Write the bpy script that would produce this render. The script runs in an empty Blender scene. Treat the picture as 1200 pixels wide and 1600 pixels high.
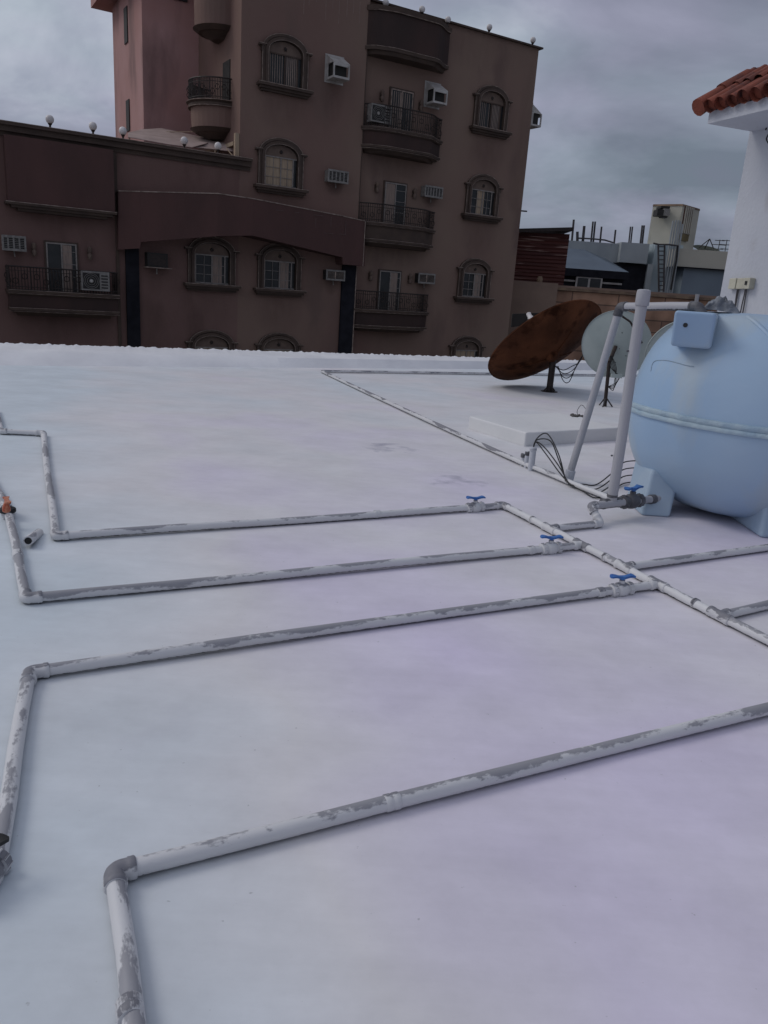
import bpy, math, random
from mathutils import Vector, Matrix
R = math.radians
random.seed(7)
sc = bpy.context.scene
col = sc.collection

# ------------------------------------------------------------------ camera
IW, IH, FPX, EYE = 1200.0, 1600.0, 1200.0, 1.65
dn = Vector((-289, 4150, 1200)).normalized()
cz = -dn
fw = Vector((0, 0, 1))
cy = (fw - cz * fw.dot(cz)).normalized()
cx = Vector((cy[1]*cz[2]-cy[2]*cz[1], cy[2]*cz[0]-cy[0]*cz[2], cy[0]*cz[1]-cy[1]*cz[0]))
if cx[0] < 0: cx = -cx
CAM = Vector((0, 0, EYE))
def ray(px, py):
    v = Vector((px-600, py-800, FPX))
    return Vector((cx.dot(v), cy.dot(v), cz.dot(v)))
def G(px, py, z=0.0):                 # point of the photograph on the horizontal plane z
    r = ray(px, py); return CAM + r*((z-EYE)/r.z)
def PY(px, py, Y):                    # point of the photograph on the vertical plane y = Y
    r = ray(px, py); return CAM + r*(Y/r.y)
camd = bpy.data.cameras.new('camera'); cam = bpy.data.objects.new('camera', camd); col.objects.link(cam)
right = Vector((cx[0], cy[0], cz[0])); down = Vector((cx[1], cy[1], cz[1])); fwd = Vector((cx[2], cy[2], cz[2]))
m = Matrix.Identity(4)
for i in range(3):
    m[i][0] = right[i]; m[i][1] = -down[i]; m[i][2] = -fwd[i]; m[i][3] = CAM[i]
cam.matrix_world = m
camd.sensor_fit = 'VERTICAL'; camd.sensor_height = 24; camd.sensor_width = 24; camd.lens = 18.0
camd.clip_start = 0.05; camd.clip_end = 2000
sc.camera = cam
sc.render.resolution_x = 768; sc.render.resolution_y = 1024

# ------------------------------------------------------------------ sky, sun, exposure
SUN_AZ, SUN_EL = -78.0, 42.0
w = bpy.data.worlds.new('World'); sc.world = w; w.use_nodes = True
nt = w.node_tree; nt.nodes.clear()
def nd(nt, t, **k):
    n = nt.nodes.new(t)
    for a, b in k.items(): setattr(n, a, b)
    return n
def lk(nt, a, b): nt.links.new(a, b)
def mth(nt, op, a, b=None, c=None):
    n = nd(nt, 'ShaderNodeMath', operation=op)
    for i, v in enumerate((a, b, c)):
        if v is None: continue
        if isinstance(v, (int, float)): n.inputs[i].default_value = v
        else: lk(nt, v, n.inputs[i])
    return n.outputs[0]
sky = nd(nt, 'ShaderNodeTexSky'); sky.sky_type = 'NISHITA'; sky.sun_disc = False
sky.sun_elevation = R(SUN_EL); sky.sun_rotation = R(SUN_AZ); sky.dust_density = 3.0
tc = nd(nt, 'ShaderNodeTexCoord'); sp = nd(nt, 'ShaderNodeSeparateXYZ'); lk(nt, tc.outputs['Generated'], sp.inputs[0])
den = mth(nt, 'ADD', mth(nt, 'MAXIMUM', sp.outputs[2], 0.0), 0.22)
cb = nd(nt, 'ShaderNodeCombineXYZ')
lk(nt, mth(nt, 'DIVIDE', sp.outputs[0], den), cb.inputs[0]); lk(nt, mth(nt, 'DIVIDE', sp.outputs[1], den), cb.inputs[1])
cb.inputs[2].default_value = 3.7
nz = nd(nt, 'ShaderNodeTexNoise'); nz.inputs['Scale'].default_value = 1.5; nz.inputs['Detail'].default_value = 6; nz.inputs['Roughness'].default_value = 0.52
nz.inputs['Distortion'].default_value = 0.35
lk(nt, cb.outputs[0], nz.inputs['Vector'])
grad = mth(nt, 'MULTIPLY', sp.outputs[0], -0.33)
low = mth(nt, 'MULTIPLY', mth(nt, 'POWER', mth(nt, 'SUBTRACT', 1.0, mth(nt, 'MAXIMUM', sp.outputs[2], 0.0)), 5.0), -0.24)
val = mth(nt, 'ADD', mth(nt, 'ADD', mth(nt, 'MULTIPLY_ADD', nz.outputs[0], 1.25, -0.02), grad), low)
rp = nd(nt, 'ShaderNodeValToRGB'); lk(nt, val, rp.inputs[0])
el = rp.color_ramp.elements
el[0].position = 0.22; el[0].color = (0.175, 0.20, 0.255, 1)
el[1].position = 0.80; el[1].color = (0.57, 0.60, 0.68, 1)
e = rp.color_ramp.elements.new(0.55); e.color = (0.325, 0.35, 0.435, 1)
bg1 = nd(nt, 'ShaderNodeBackground'); bg1.inputs['Strength'].default_value = 0.06; lk(nt, sky.outputs[0], bg1.inputs[0])
nh = nd(nt, 'ShaderNodeTexNoise'); nh.inputs['Scale'].default_value = 2.1; nh.inputs['Detail'].default_value = 2; lk(nt, cb.outputs[0], nh.inputs['Vector'])
hr_ = nd(nt, 'ShaderNodeValToRGB'); lk(nt, nh.outputs[0], hr_.inputs[0])
hr_.color_ramp.elements[0].position = 0.38; hr_.color_ramp.elements[0].color = (0.955, 1.015, 1.0, 1)
hr_.color_ramp.elements[1].position = 0.62; hr_.color_ramp.elements[1].color = (1.04, 0.985, 1.04, 1)
hm_ = nd(nt, 'ShaderNodeMixRGB', blend_type='MULTIPLY'); hm_.inputs[0].default_value = 1; lk(nt, rp.outputs[0], hm_.inputs[1]); lk(nt, hr_.outputs[0], hm_.inputs[2])
bg2 = nd(nt, 'ShaderNodeBackground'); bg2.inputs['Strength'].default_value = 1.0; lk(nt, hm_.outputs[0], bg2.inputs[0])
mx = nd(nt, 'ShaderNodeMixShader'); mx.inputs[0].default_value = 0.9
lk(nt, bg1.outputs[0], mx.inputs[1]); lk(nt, bg2.outputs[0], mx.inputs[2])
wo = nd(nt, 'ShaderNodeOutputWorld'); lk(nt, mx.outputs[0], wo.inputs[0])
sd = bpy.data.lights.new('sun', 'SUN'); sd.energy = 0.72; sd.angle = R(22); sd.color = (1, 0.95, 0.9)
so = bpy.data.objects.new('sun', sd); col.objects.link(so)
sdir = Vector((math.sin(R(SUN_AZ))*math.cos(R(SUN_EL)), math.cos(R(SUN_AZ))*math.cos(R(SUN_EL)), math.sin(R(SUN_EL))))
so.rotation_euler = sdir.to_track_quat('Z', 'Y').to_euler(); so.location = (0, 0, 60)
sc.view_settings.view_transform = 'Standard'; sc.view_settings.look = 'None'
sc.view_settings.exposure = 0.0; sc.view_settings.gamma = 1.0; sc.view_settings.use_curve_mapping = False

# ------------------------------------------------------------------ materials
MATS = {}
def mat(name, c, c2=None, scale=3.0, rough=0.8, bump=0.0, bscale=40.0, stretch=(1, 1, 1), metal=0.0, spec=0.3, lo=0.35, hi=0.65, dirt=None):
    if name in MATS: return MATS[name]
    mt = bpy.data.materials.new(name); mt.use_nodes = True; t = mt.node_tree
    b = t.nodes['Principled BSDF']
    b.inputs['Roughness'].default_value = rough; b.inputs['Metallic'].default_value = metal
    b.inputs['Specular IOR Level'].default_value = spec
    c2 = c2 or tuple(x*0.82 for x in c)
    g = nd(t, 'ShaderNodeNewGeometry'); mp = nd(t, 'ShaderNodeMapping'); mp.inputs['Scale'].default_value = stretch
    lk(t, g.outputs['Position'], mp.inputs[0])
    n = nd(t, 'ShaderNodeTexNoise'); n.inputs['Scale'].default_value = scale; n.inputs['Detail'].default_value = 5
    lk(t, mp.outputs[0], n.inputs['Vector'])
    mr = nd(t, 'ShaderNodeMapRange'); mr.inputs[1].default_value = lo; mr.inputs[2].default_value = hi; lk(t, n.outputs[0], mr.inputs[0])
    mxn = nd(t, 'ShaderNodeMixRGB'); mxn.inputs[1].default_value = (*c, 1); mxn.inputs[2].default_value = (*c2, 1)
    lk(t, mr.outputs[0], mxn.inputs[0]); out = mxn.outputs[0]
    if dirt:
        dc, dsc, dth, dst = dirt
        m2 = nd(t, 'ShaderNodeMapping'); m2.inputs['Scale'].default_value = dst; lk(t, g.outputs['Position'], m2.inputs[0])
        n2 = nd(t, 'ShaderNodeTexNoise'); n2.inputs['Scale'].default_value = dsc; n2.inputs['Detail'].default_value = 6; lk(t, m2.outputs[0], n2.inputs['Vector'])
        r2 = nd(t, 'ShaderNodeMapRange'); r2.inputs[1].default_value = dth; r2.inputs[2].default_value = dth+0.12; lk(t, n2.outputs[0], r2.inputs[0])
        m3 = nd(t, 'ShaderNodeMixRGB'); lk(t, r2.outputs[0], m3.inputs[0]); lk(t, out, m3.inputs[1]); m3.inputs[2].default_value = (*dc, 1); out = m3.outputs[0]
    lk(t, out, b.inputs['Base Color'])
    if bump:
        nb = nd(t, 'ShaderNodeTexNoise'); nb.inputs['Scale'].default_value = bscale; nb.inputs['Detail'].default_value = 4
        lk(t, mp.outputs[0], nb.inputs['Vector'])
        bn = nd(t, 'ShaderNodeBump'); bn.inputs['Strength'].default_value = bump; bn.inputs['Distance'].default_value = 0.02
        lk(t, nb.outputs[0], bn.inputs['Height']); lk(t, bn.outputs[0], b.inputs['Normal'])
    MATS[name] = mt
    return mt

def roof_material():
    mt = bpy.data.materials.new('white_roof_coating'); mt.use_nodes = True; t = mt.node_tree
    b = t.nodes['Principled BSDF']; b.inputs['Roughness'].default_value = 0.62; b.inputs['Specular IOR Level'].default_value = 0.3
    g = nd(t, 'ShaderNodeNewGeometry')
    n = nd(t, 'ShaderNodeTexNoise'); n.inputs['Scale'].default_value = 0.42; n.inputs['Detail'].default_value = 3; lk(t, g.outputs['Position'], n.inputs['Vector'])
    spx = nd(t, 'ShaderNodeSeparateXYZ'); lk(t, g.outputs['Position'], spx.inputs[0])
    # lens colour shading painted into the coat: cooler at left, warmer to the right
    side = mth(t, 'MULTIPLY_ADD', spx.outputs[0], 0.42, 0.25)
    side = mth(t, 'MINIMUM', mth(t, 'ADD', side, mth(t, 'MULTIPLY', spx.outputs[1], 0.165)), mth(t, 'MULTIPLY_ADD', spx.outputs[1], -0.035, 0.86))
    side = mth(t, 'ADD', side, mth(t, 'MULTIPLY', mth(t, 'SUBTRACT', n.outputs[0], 0.5), 1.4))
    rr = nd(t, 'ShaderNodeValToRGB'); lk(t, side, rr.inputs[0])
    e = rr.color_ramp.elements
    e[0].position = 0.05; e[0].color = (0.625, 0.685, 0.73, 1)
    e[1].position = 0.95; e[1].color = (0.69, 0.63, 0.785, 1)
    k = e.new(0.5) if hasattr(e, 'new') else rr.color_ramp.elements.new(0.5); k.color = (0.715, 0.70, 0.715, 1)
    col_ = rr.outputs[0]
    # brushed patches, dust
    mp = nd(t, 'ShaderNodeMapping'); mp.inputs['Scale'].default_value = (1.0, 1.25, 1); mp.inputs['Rotation'].default_value = (0, 0, R(35)); lk(t, g.outputs['Position'], mp.inputs[0])
    n2 = nd(t, 'ShaderNodeTexNoise'); n2.inputs['Scale'].default_value = 1.6; n2.inputs['Detail'].default_value = 7; n2.inputs['Roughness'].default_value = 0.6; lk(t, mp.outputs[0], n2.inputs['Vector'])
    r2 = nd(t, 'ShaderNodeMapRange'); r2.inputs[1].default_value = 0.35; r2.inputs[2].default_value = 0.75; r2.inputs[3].default_value = 1.03; r2.inputs[4].default_value = 0.85; lk(t, n2.outputs[0], r2.inputs[0])
    mu = nd(t, 'ShaderNodeMixRGB', blend_type='MULTIPLY'); mu.inputs[0].default_value = 1; lk(t, col_, mu.inputs[1]); lk(t, r2.outputs[0], mu.inputs[2]); col_ = mu.outputs[0]
    # roller lap marks
    mpr = nd(t, 'ShaderNodeMapping'); mpr.inputs['Rotation'].default_value = (0, 0, R(-27)); mpr.inputs['Scale'].default_value = (1.1, 8.0, 1); lk(t, g.outputs['Position'], mpr.inputs[0])
    nr = nd(t, 'ShaderNodeTexNoise'); nr.inputs['Scale'].default_value = 1.7; nr.inputs['Detail'].default_value = 5; nr.inputs['Roughness'].default_value = 0.65; lk(t, mpr.outputs[0], nr.inputs['Vector'])
    rr2 = nd(t, 'ShaderNodeMapRange'); rr2.inputs[1].default_value = 0.3; rr2.inputs[2].default_value = 0.7; rr2.inputs[3].default_value = 0.965; rr2.inputs[4].default_value = 1.02; lk(t, nr.outputs[0], rr2.inputs[0])
    mu2 = nd(t, 'ShaderNodeMixRGB', blend_type='MULTIPLY'); mu2.inputs[0].default_value = 1; lk(t, col_, mu2.inputs[1]); lk(t, rr2.outputs[0], mu2.inputs[2]); col_ = mu2.outputs[0]
    ng = nd(t, 'ShaderNodeTexNoise'); ng.inputs['Scale'].default_value = 9; ng.inputs['Detail'].default_value = 9; ng.inputs['Roughness'].default_value = 0.7; lk(t, g.outputs['Position'], ng.inputs['Vector'])
    rg2 = nd(t, 'ShaderNodeMapRange'); rg2.inputs[1].default_value = 0.3; rg2.inputs[2].default_value = 0.72; rg2.inputs[3].default_value = 1.02; rg2.inputs[4].default_value = 0.955; lk(t, ng.outputs[0], rg2.inputs[0])
    mu3 = nd(t, 'ShaderNodeMixRGB', blend_type='MULTIPLY'); mu3.inputs[0].default_value = 1; lk(t, col_, mu3.inputs[1]); lk(t, rg2.outputs[0], mu3.inputs[2]); col_ = mu3.outputs[0]
    # fine specks
    n3 = nd(t, 'ShaderNodeTexNoise'); n3.inputs['Scale'].default_value = 38; n3.inputs['Detail'].default_value = 2; lk(t, g.outputs['Position'], n3.inputs['Vector'])
    r3 = nd(t, 'ShaderNodeMapRange'); r3.inputs[1].default_value = 0.735; r3.inputs[2].default_value = 0.78; r3.inputs[4].default_value = 0.45; lk(t, n3.outputs[0], r3.inputs[0])
    m3 = nd(t, 'ShaderNodeMixRGB'); lk(t, r3.outputs[0], m3.inputs[0]); lk(t, col_, m3.inputs[1]); m3.inputs[2].default_value = (0.25, 0.25, 0.26, 1); col_ = m3.outputs[0]
    # two worn grey smudges and faint ones
    nw = nd(t, 'ShaderNodeTexNoise'); nw.inputs['Scale'].default_value = 5; nw.inputs['Detail'].default_value = 6; lk(t, g.outputs['Position'], nw.inputs['Vector'])
    for (px, py, ra, rb, st) in ((606, 700, 0.40, 0.22, 1.5), (712, 752, 0.34, 0.18, 1.2), (400, 1290, 0.25, 0.2, 0.16), (830, 1180, 0.4, 0.2, 0.15), (220, 1150, 0.3, 0.2, 0.16), (640, 1080, 0.5, 0.16, 0.12), (320, 705, 0.25, 0.2, 0.1)):
        p = G(px, py)
        d1 = mth(t, 'DIVIDE', mth(t, 'SUBTRACT', spx.outputs[0], p.x), ra); d2 = mth(t, 'DIVIDE', mth(t, 'SUBTRACT', spx.outputs[1], p.y), rb*1.6)
        q = mth(t, 'ADD', mth(t, 'MULTIPLY', d1, d1), mth(t, 'MULTIPLY', d2, d2))
        q = mth(t, 'SUBTRACT', 1.0, q)
        q = mth(t, 'ADD', q, mth(t, 'MULTIPLY', mth(t, 'SUBTRACT', nw.outputs[0], 0.62), 5.0))
        cl = nd(t, 'ShaderNodeMapRange'); cl.inputs[1].default_value = 0; cl.inputs[2].default_value = 0.9; cl.inputs[4].default_value = st*0.55; lk(t, q, cl.inputs[0])
        mm = nd(t, 'ShaderNodeMixRGB'); lk(t, cl.outputs[0], mm.inputs[0]); lk(t, col_, mm.inputs[1]); mm.inputs[2].default_value = (0.36, 0.35, 0.42, 1); col_ = mm.outputs[0]
    lk(t, col_, b.inputs['Base Color'])
    rg = nd(t, 'ShaderNodeMapRange'); rg.inputs[3].default_value = 0.38; rg.inputs[4].default_value = 0.8; lk(t, n2.outputs[0], rg.inputs[0]); lk(t, rg.outputs[0], b.inputs['Roughness'])
    nb = nd(t, 'ShaderNodeTexNoise'); nb.inputs['Scale'].default_value = 3.2; nb.inputs['Detail'].default_value = 8; nb.inputs['Roughness'].default_value = 0.55; lk(t, g.outputs['Position'], nb.inputs['Vector'])
    bn = nd(t, 'ShaderNodeBump'); bn.inputs['Strength'].default_value = 0.14; bn.inputs['Distance'].default_value = 0.02
    lk(t, nb.outputs[0], bn.inputs['Height']); lk(t, bn.outputs[0], b.inputs['Normal'])
    MATS['roof'] = mt; return mt

def pipe_material(name, white, grey, amount):
    mt = bpy.data.materials.new(name); mt.use_nodes = True; t = mt.node_tree
    b = t.nodes['Principled BSDF']; b.inputs['Roughness'].default_value = 0.5; b.inputs['Specular IOR Level'].default_value = 0.35
    uv = nd(t, 'ShaderNodeUVMap'); uv.uv_map = 'UVMap'
    g = nd(t, 'ShaderNodeNewGeometry'); sp_ = nd(t, 'ShaderNodeSeparateXYZ'); lk(t, g.outputs['Normal'], sp_.inputs[0])
    def noise(sc_, st, det, off=0.0):
        mp = nd(t, 'ShaderNodeMapping'); mp.inputs['Scale'].default_value = st; mp.inputs['Location'].default_value = (off, off, 0); lk(t, uv.outputs[0], mp.inputs[0])
        n = nd(t, 'ShaderNodeTexNoise'); n.inputs['Scale'].default_value = sc_; n.inputs['Detail'].default_value = det; n.inputs['Roughness'].default_value = 0.62; lk(t, mp.outputs[0], n.inputs['Vector'])
        return n.outputs[0]
    nA = noise(1.0, (3.2, 9, 1), 7); nB = noise(1.0, (1.1, 2, 1), 2, 5.3); nC = noise(1.0, (34, 60, 1), 3, 2.2)
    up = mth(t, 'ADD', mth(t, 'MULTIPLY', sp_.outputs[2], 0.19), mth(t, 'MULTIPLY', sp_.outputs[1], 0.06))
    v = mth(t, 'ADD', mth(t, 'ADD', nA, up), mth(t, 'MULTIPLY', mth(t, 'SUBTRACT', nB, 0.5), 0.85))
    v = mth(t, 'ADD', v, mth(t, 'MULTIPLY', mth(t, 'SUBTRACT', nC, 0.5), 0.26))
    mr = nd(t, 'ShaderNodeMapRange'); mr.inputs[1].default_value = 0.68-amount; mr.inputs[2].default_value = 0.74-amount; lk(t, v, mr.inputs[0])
    tone = nd(t, 'ShaderNodeMixRGB'); lk(t, nA, tone.inputs[0]); tone.inputs[1].default_value = (*grey, 1); tone.inputs[2].default_value = (grey[0]*1.9, grey[1]*1.9, grey[2]*1.9, 1)
    wt = nd(t, 'ShaderNodeMixRGB'); lk(t, nB, wt.inputs[0]); wt.inputs[1].default_value = (*white, 1); wt.inputs[2].default_value = (white[0]*0.8, white[1]*0.8, white[2]*0.82, 1)
    mxn = nd(t, 'ShaderNodeMixRGB'); lk(t, mr.outputs[0], mxn.inputs[0]); lk(t, wt.outputs[0], mxn.inputs[1]); lk(t, tone.outputs[0], mxn.inputs[2])
    # contact shadow painted dark into the underside colour, with a ragged edge
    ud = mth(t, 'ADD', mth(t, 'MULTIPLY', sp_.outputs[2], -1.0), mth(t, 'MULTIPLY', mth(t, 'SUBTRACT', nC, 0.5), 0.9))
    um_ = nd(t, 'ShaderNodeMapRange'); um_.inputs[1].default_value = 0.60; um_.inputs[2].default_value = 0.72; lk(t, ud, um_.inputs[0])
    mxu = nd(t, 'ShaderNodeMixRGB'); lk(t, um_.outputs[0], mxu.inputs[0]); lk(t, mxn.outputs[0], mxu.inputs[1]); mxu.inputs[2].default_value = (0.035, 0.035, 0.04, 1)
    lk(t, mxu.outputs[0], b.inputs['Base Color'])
    hh = mth(t, 'ADD', mth(t, 'MULTIPLY', mr.outputs[0], -0.5), mth(t, 'MULTIPLY', nC, 0.7))
    bn = nd(t, 'ShaderNodeBump'); bn.inputs['Strength'].default_value = 0.5; bn.inputs['Distance'].default_value = 0.003
    lk(t, hh, bn.inputs['Height']); lk(t, bn.outputs[0], b.inputs['Normal'])
    return mt

def block_material(name, c1, c2, cm, sx, sy, mortar=0.012, offs=0.5, vert=True):
    """coursed blocks on a vertical wall"""
    mt = bpy.data.materials.new(name); mt.use_nodes = True; t = mt.node_tree
    b = t.nodes['Principled BSDF']; b.inputs['Roughness'].default_value = 0.9
    g = nd(t, 'ShaderNodeNewGeometry'); s = nd(t, 'ShaderNodeSeparateXYZ'); lk(t, g.outputs['Position'], s.inputs[0])
    c = nd(t, 'ShaderNodeCombineXYZ'); lk(t, mth(t, 'ADD', s.outputs[0], s.outputs[1]), c.inputs[0]); lk(t, s.outputs[2], c.inputs[1])
    br = nd(t, 'ShaderNodeTexBrick'); br.offset = offs; br.inputs['Scale'].default_value = 1; br.inputs['Brick Width'].default_value = sx; br.inputs['Row Height'].default_value = sy
    br.inputs['Mortar Size'].default_value = mortar; br.inputs['Color1'].default_value = (*c1, 1); br.inputs['Color2'].default_value = (*c2, 1); br.inputs['Mortar'].default_value = (*cm, 1)
    lk(t, c.outputs[0], br.inputs['Vector'])
    n = nd(t, 'ShaderNodeTexNoise'); n.inputs['Scale'].default_value = 1.3; n.inputs['Detail'].default_value = 6; lk(t, g.outputs['Position'], n.inputs['Vector'])
    r = nd(t, 'ShaderNodeMapRange'); r.inputs[1].default_value = 0.3; r.inputs[2].default_value = 0.7; r.inputs[3].default_value = 0.6; r.inputs[4].default_value = 1.15; lk(t, n.outputs[0], r.inputs[0])
    mu = nd(t, 'ShaderNodeMixRGB', blend_type='MULTIPLY'); mu.inputs[0].default_value = 1; lk(t, br.outputs[0], mu.inputs[1]); lk(t, r.outputs[0], mu.inputs[2])
    lk(t, mu.outputs[0], b.inputs['Base Color'])
    return mt

M_roof = roof_material()
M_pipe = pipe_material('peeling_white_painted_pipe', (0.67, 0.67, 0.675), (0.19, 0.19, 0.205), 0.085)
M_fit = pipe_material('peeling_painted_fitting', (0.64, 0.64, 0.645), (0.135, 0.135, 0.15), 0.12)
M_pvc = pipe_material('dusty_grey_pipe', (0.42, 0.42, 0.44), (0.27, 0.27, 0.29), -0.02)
M_pvcd = mat('grey_fitting', (0.07, 0.07, 0.08), (0.13, 0.13, 0.14), 14, 0.5, 0.3, 60)
M_blue = mat('blue_plastic', (0.03, 0.11, 0.36), (0.05, 0.17, 0.45), 25, 0.45, 0.2, 90)
M_orange = mat('orange_plastic', (0.38, 0.07, 0.03), (0.55, 0.25, 0.15), 60, 0.5)
M_black = mat('black_rubber', (0.012, 0.012, 0.013), (0.03, 0.03, 0.03), 30, 0.6)
M_wall = mat('brown_render', (0.222, 0.158, 0.122), (0.178, 0.110, 0.092), 0.22, 0.9, 0.25, 30, (1, 1, 0.5), dirt=((0.155, 0.103, 0.086), 0.5, 0.56, (1.3, 1.3, 0.5)))
M_wallr = mat('maroon_render', (0.185, 0.115, 0.098), (0.150, 0.088, 0.078), 0.25, 0.9, 0.25, 30, (1, 1, 0.5), dirt=((0.12, 0.072, 0.062), 0.5, 0.56, (1.3, 1.3, 0.5)))
M_wall2 = mat('dark_red_render', (0.096, 0.049, 0.044), (0.074, 0.04, 0.036), 0.8, 0.85, 0.2, 30, (1, 1, 0.4))
M_apron = mat('dark_balcony_render', (0.062, 0.036, 0.031), (0.042, 0.028, 0.025), 0.9, 0.85, 0.2, 30, (1, 1, 0.4))
M_trim = mat('brown_trim', (0.085, 0.058, 0.045), (0.06, 0.042, 0.034), 2, 0.75, 0.2, 40)
M_trimL = mat('worn_highlit_trim_edge', (0.33, 0.26, 0.22), (0.16, 0.12, 0.10), 6, 0.8)
M_pink = mat('pink_render', (0.43, 0.26, 0.245), (0.37, 0.205, 0.185), 0.5, 0.9, 0.2, 25, dirt=((0.24, 0.145, 0.135), 0.6, 0.56, (1, 1, 0.3)))
M_slot = mat('dark_shaft', (0.016, 0.016, 0.02), (0.024, 0.024, 0.03), 3, 0.9, spec=0.05)
M_glass = mat('dark_glass', (0.02, 0.022, 0.022), (0.035, 0.035, 0.035), 2, 0.18, spec=0.35)
M_curt = mat('pale_curtain', (0.30, 0.23, 0.19), (0.19, 0.145, 0.125), 9, 0.85, 0.3, 20, (6, 6, 0.3))
M_curtc = mat('cream_curtain', (0.38, 0.29, 0.205), (0.29, 0.22, 0.155), 5, 0.85, 0.3, 20, (6, 6, 0.3))
M_lun = mat('tan_lunette', (0.16, 0.115, 0.09), (0.12, 0.085, 0.07), 4, 0.8)
M_alu = mat('aluminium_frame', (0.27, 0.24, 0.22), (0.19, 0.17, 0.155), 10, 0.45)
M_iron = mat('black_iron', (0.018, 0.014, 0.013), (0.036, 0.024, 0.02), 12, 0.55)
M_acw = mat('white_painted_metal', (0.45, 0.43, 0.41), (0.33, 0.31, 0.29), 4, 0.55, dirt=((0.25, 0.22, 0.2), 3, 0.58, (1, 1, 0.4)))
M_acg = mat('grey_grille', (0.25, 0.235, 0.22), (0.16, 0.15, 0.14), 12, 0.55)
M_dark = mat('dark_inside', (0.02, 0.018, 0.017), (0.03, 0.028, 0.026), 5, 0.7)
M_globe = mat('frosted_globe', (0.66, 0.63, 0.62), (0.52, 0.49, 0.48), 6, 0.35)
M_sail = mat('beige_canvas', (0.37, 0.285, 0.26), (0.29, 0.22, 0.2), 2.5, 0.9)
M_rust = mat('rusty_steel', (0.125, 0.047, 0.023), (0.055, 0.021, 0.011), 1.3, 0.85, 0.4, 30, lo=0.35, hi=0.6, spec=0.08, dirt=((0.028, 0.009, 0.004), 3.0, 0.55, (1, 1, 1)))
M_dish = mat('weathered_dish', (0.34, 0.385, 0.375), (0.27, 0.315, 0.31), 1.6, 0.6, 0.1, 30, dirt=((0.17, 0.16, 0.14), 7, 0.66, (1, 1, 0.5)))
M_tank = mat('pale_blue_tank', (0.30, 0.435, 0.60), (0.35, 0.465, 0.59), 0.9, 0.42, 0.25, 5, spec=0.35, dirt=((0.37, 0.455, 0.53), 2.2, 0.55, (1, 1, 0.25)))
M_seam = mat('tank_seam', (0.40, 0.50, 0.55), (0.30, 0.41, 0.50), 7, 0.5, 0.6, 25)
M_white = mat('white_house_paint', (0.52, 0.535, 0.57), (0.46, 0.475, 0.52), 1.2, 0.75, 0.25, 25, dirt=((0.42, 0.42, 0.44), 4, 0.64, (1, 1, 0.4)))
M_tile = mat('clay_tile', (0.22, 0.06, 0.036), (0.11, 0.036, 0.026), 5, 0.8, 0.4, 40, dirt=((0.055, 0.03, 0.03), 7, 0.55, (1, 1, 1)))
M_conc = mat('grey_concrete', (0.38, 0.41, 0.42), (0.30, 0.33, 0.345), 0.6, 0.9, dirt=((0.12, 0.13, 0.14), 1.2, 0.6, (1, 1, 0.3)))
M_cream = mat('cream_render', (0.47, 0.45, 0.38), (0.38, 0.37, 0.32), 0.5, 0.9, dirt=((0.19, 0.18, 0.15), 1.0, 0.6, (1, 1, 0.25)))
M_bluew = mat('blue_grey_wall', (0.20, 0.25, 0.29), (0.165, 0.20, 0.24), 0.4, 0.85)
M_tan = mat('tan_render', (0.25, 0.175, 0.135), (0.2, 0.14, 0.11), 0.8, 0.9)
M_slate = mat('slate_roof', (0.10, 0.13, 0.165), (0.08, 0.105, 0.135), 0.7, 0.6)
M_shack = mat('rusty_red_sheet', (0.085, 0.022, 0.016), (0.05, 0.014, 0.012), 1.0, 0.7, 0.3, 10, (0.4, 0.4, 6), dirt=((0.33, 0.22, 0.18), 3.4, 0.585, (0.16, 0.16, 3.0)))
M_brick = block_material('sandstone_courses', (0.40, 0.235, 0.155), (0.31, 0.18, 0.125), (0.15, 0.095, 0.07), 2.2, 0.55, 0.03)
M_cope = mat('stone_coping', (0.24, 0.17, 0.115), (0.14, 0.095, 0.07), 2, 0.9)
M_cloth = mat('grey_cloth', (0.24, 0.26, 0.29), (0.11, 0.12, 0.14), 8, 0.9, 0.5, 40)
M_box = mat('yellowed_plastic', (0.52, 0.50, 0.40), (0.42, 0.40, 0.32), 9, 0.5)
M_ground = mat('street_ground', (0.12, 0.10, 0.085), (0.08, 0.07, 0.06), 0.2, 0.95)
M_rebar = mat('rebar_steel', (0.085, 0.08, 0.085), (0.05, 0.045, 0.045), 4, 0.8)

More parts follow.
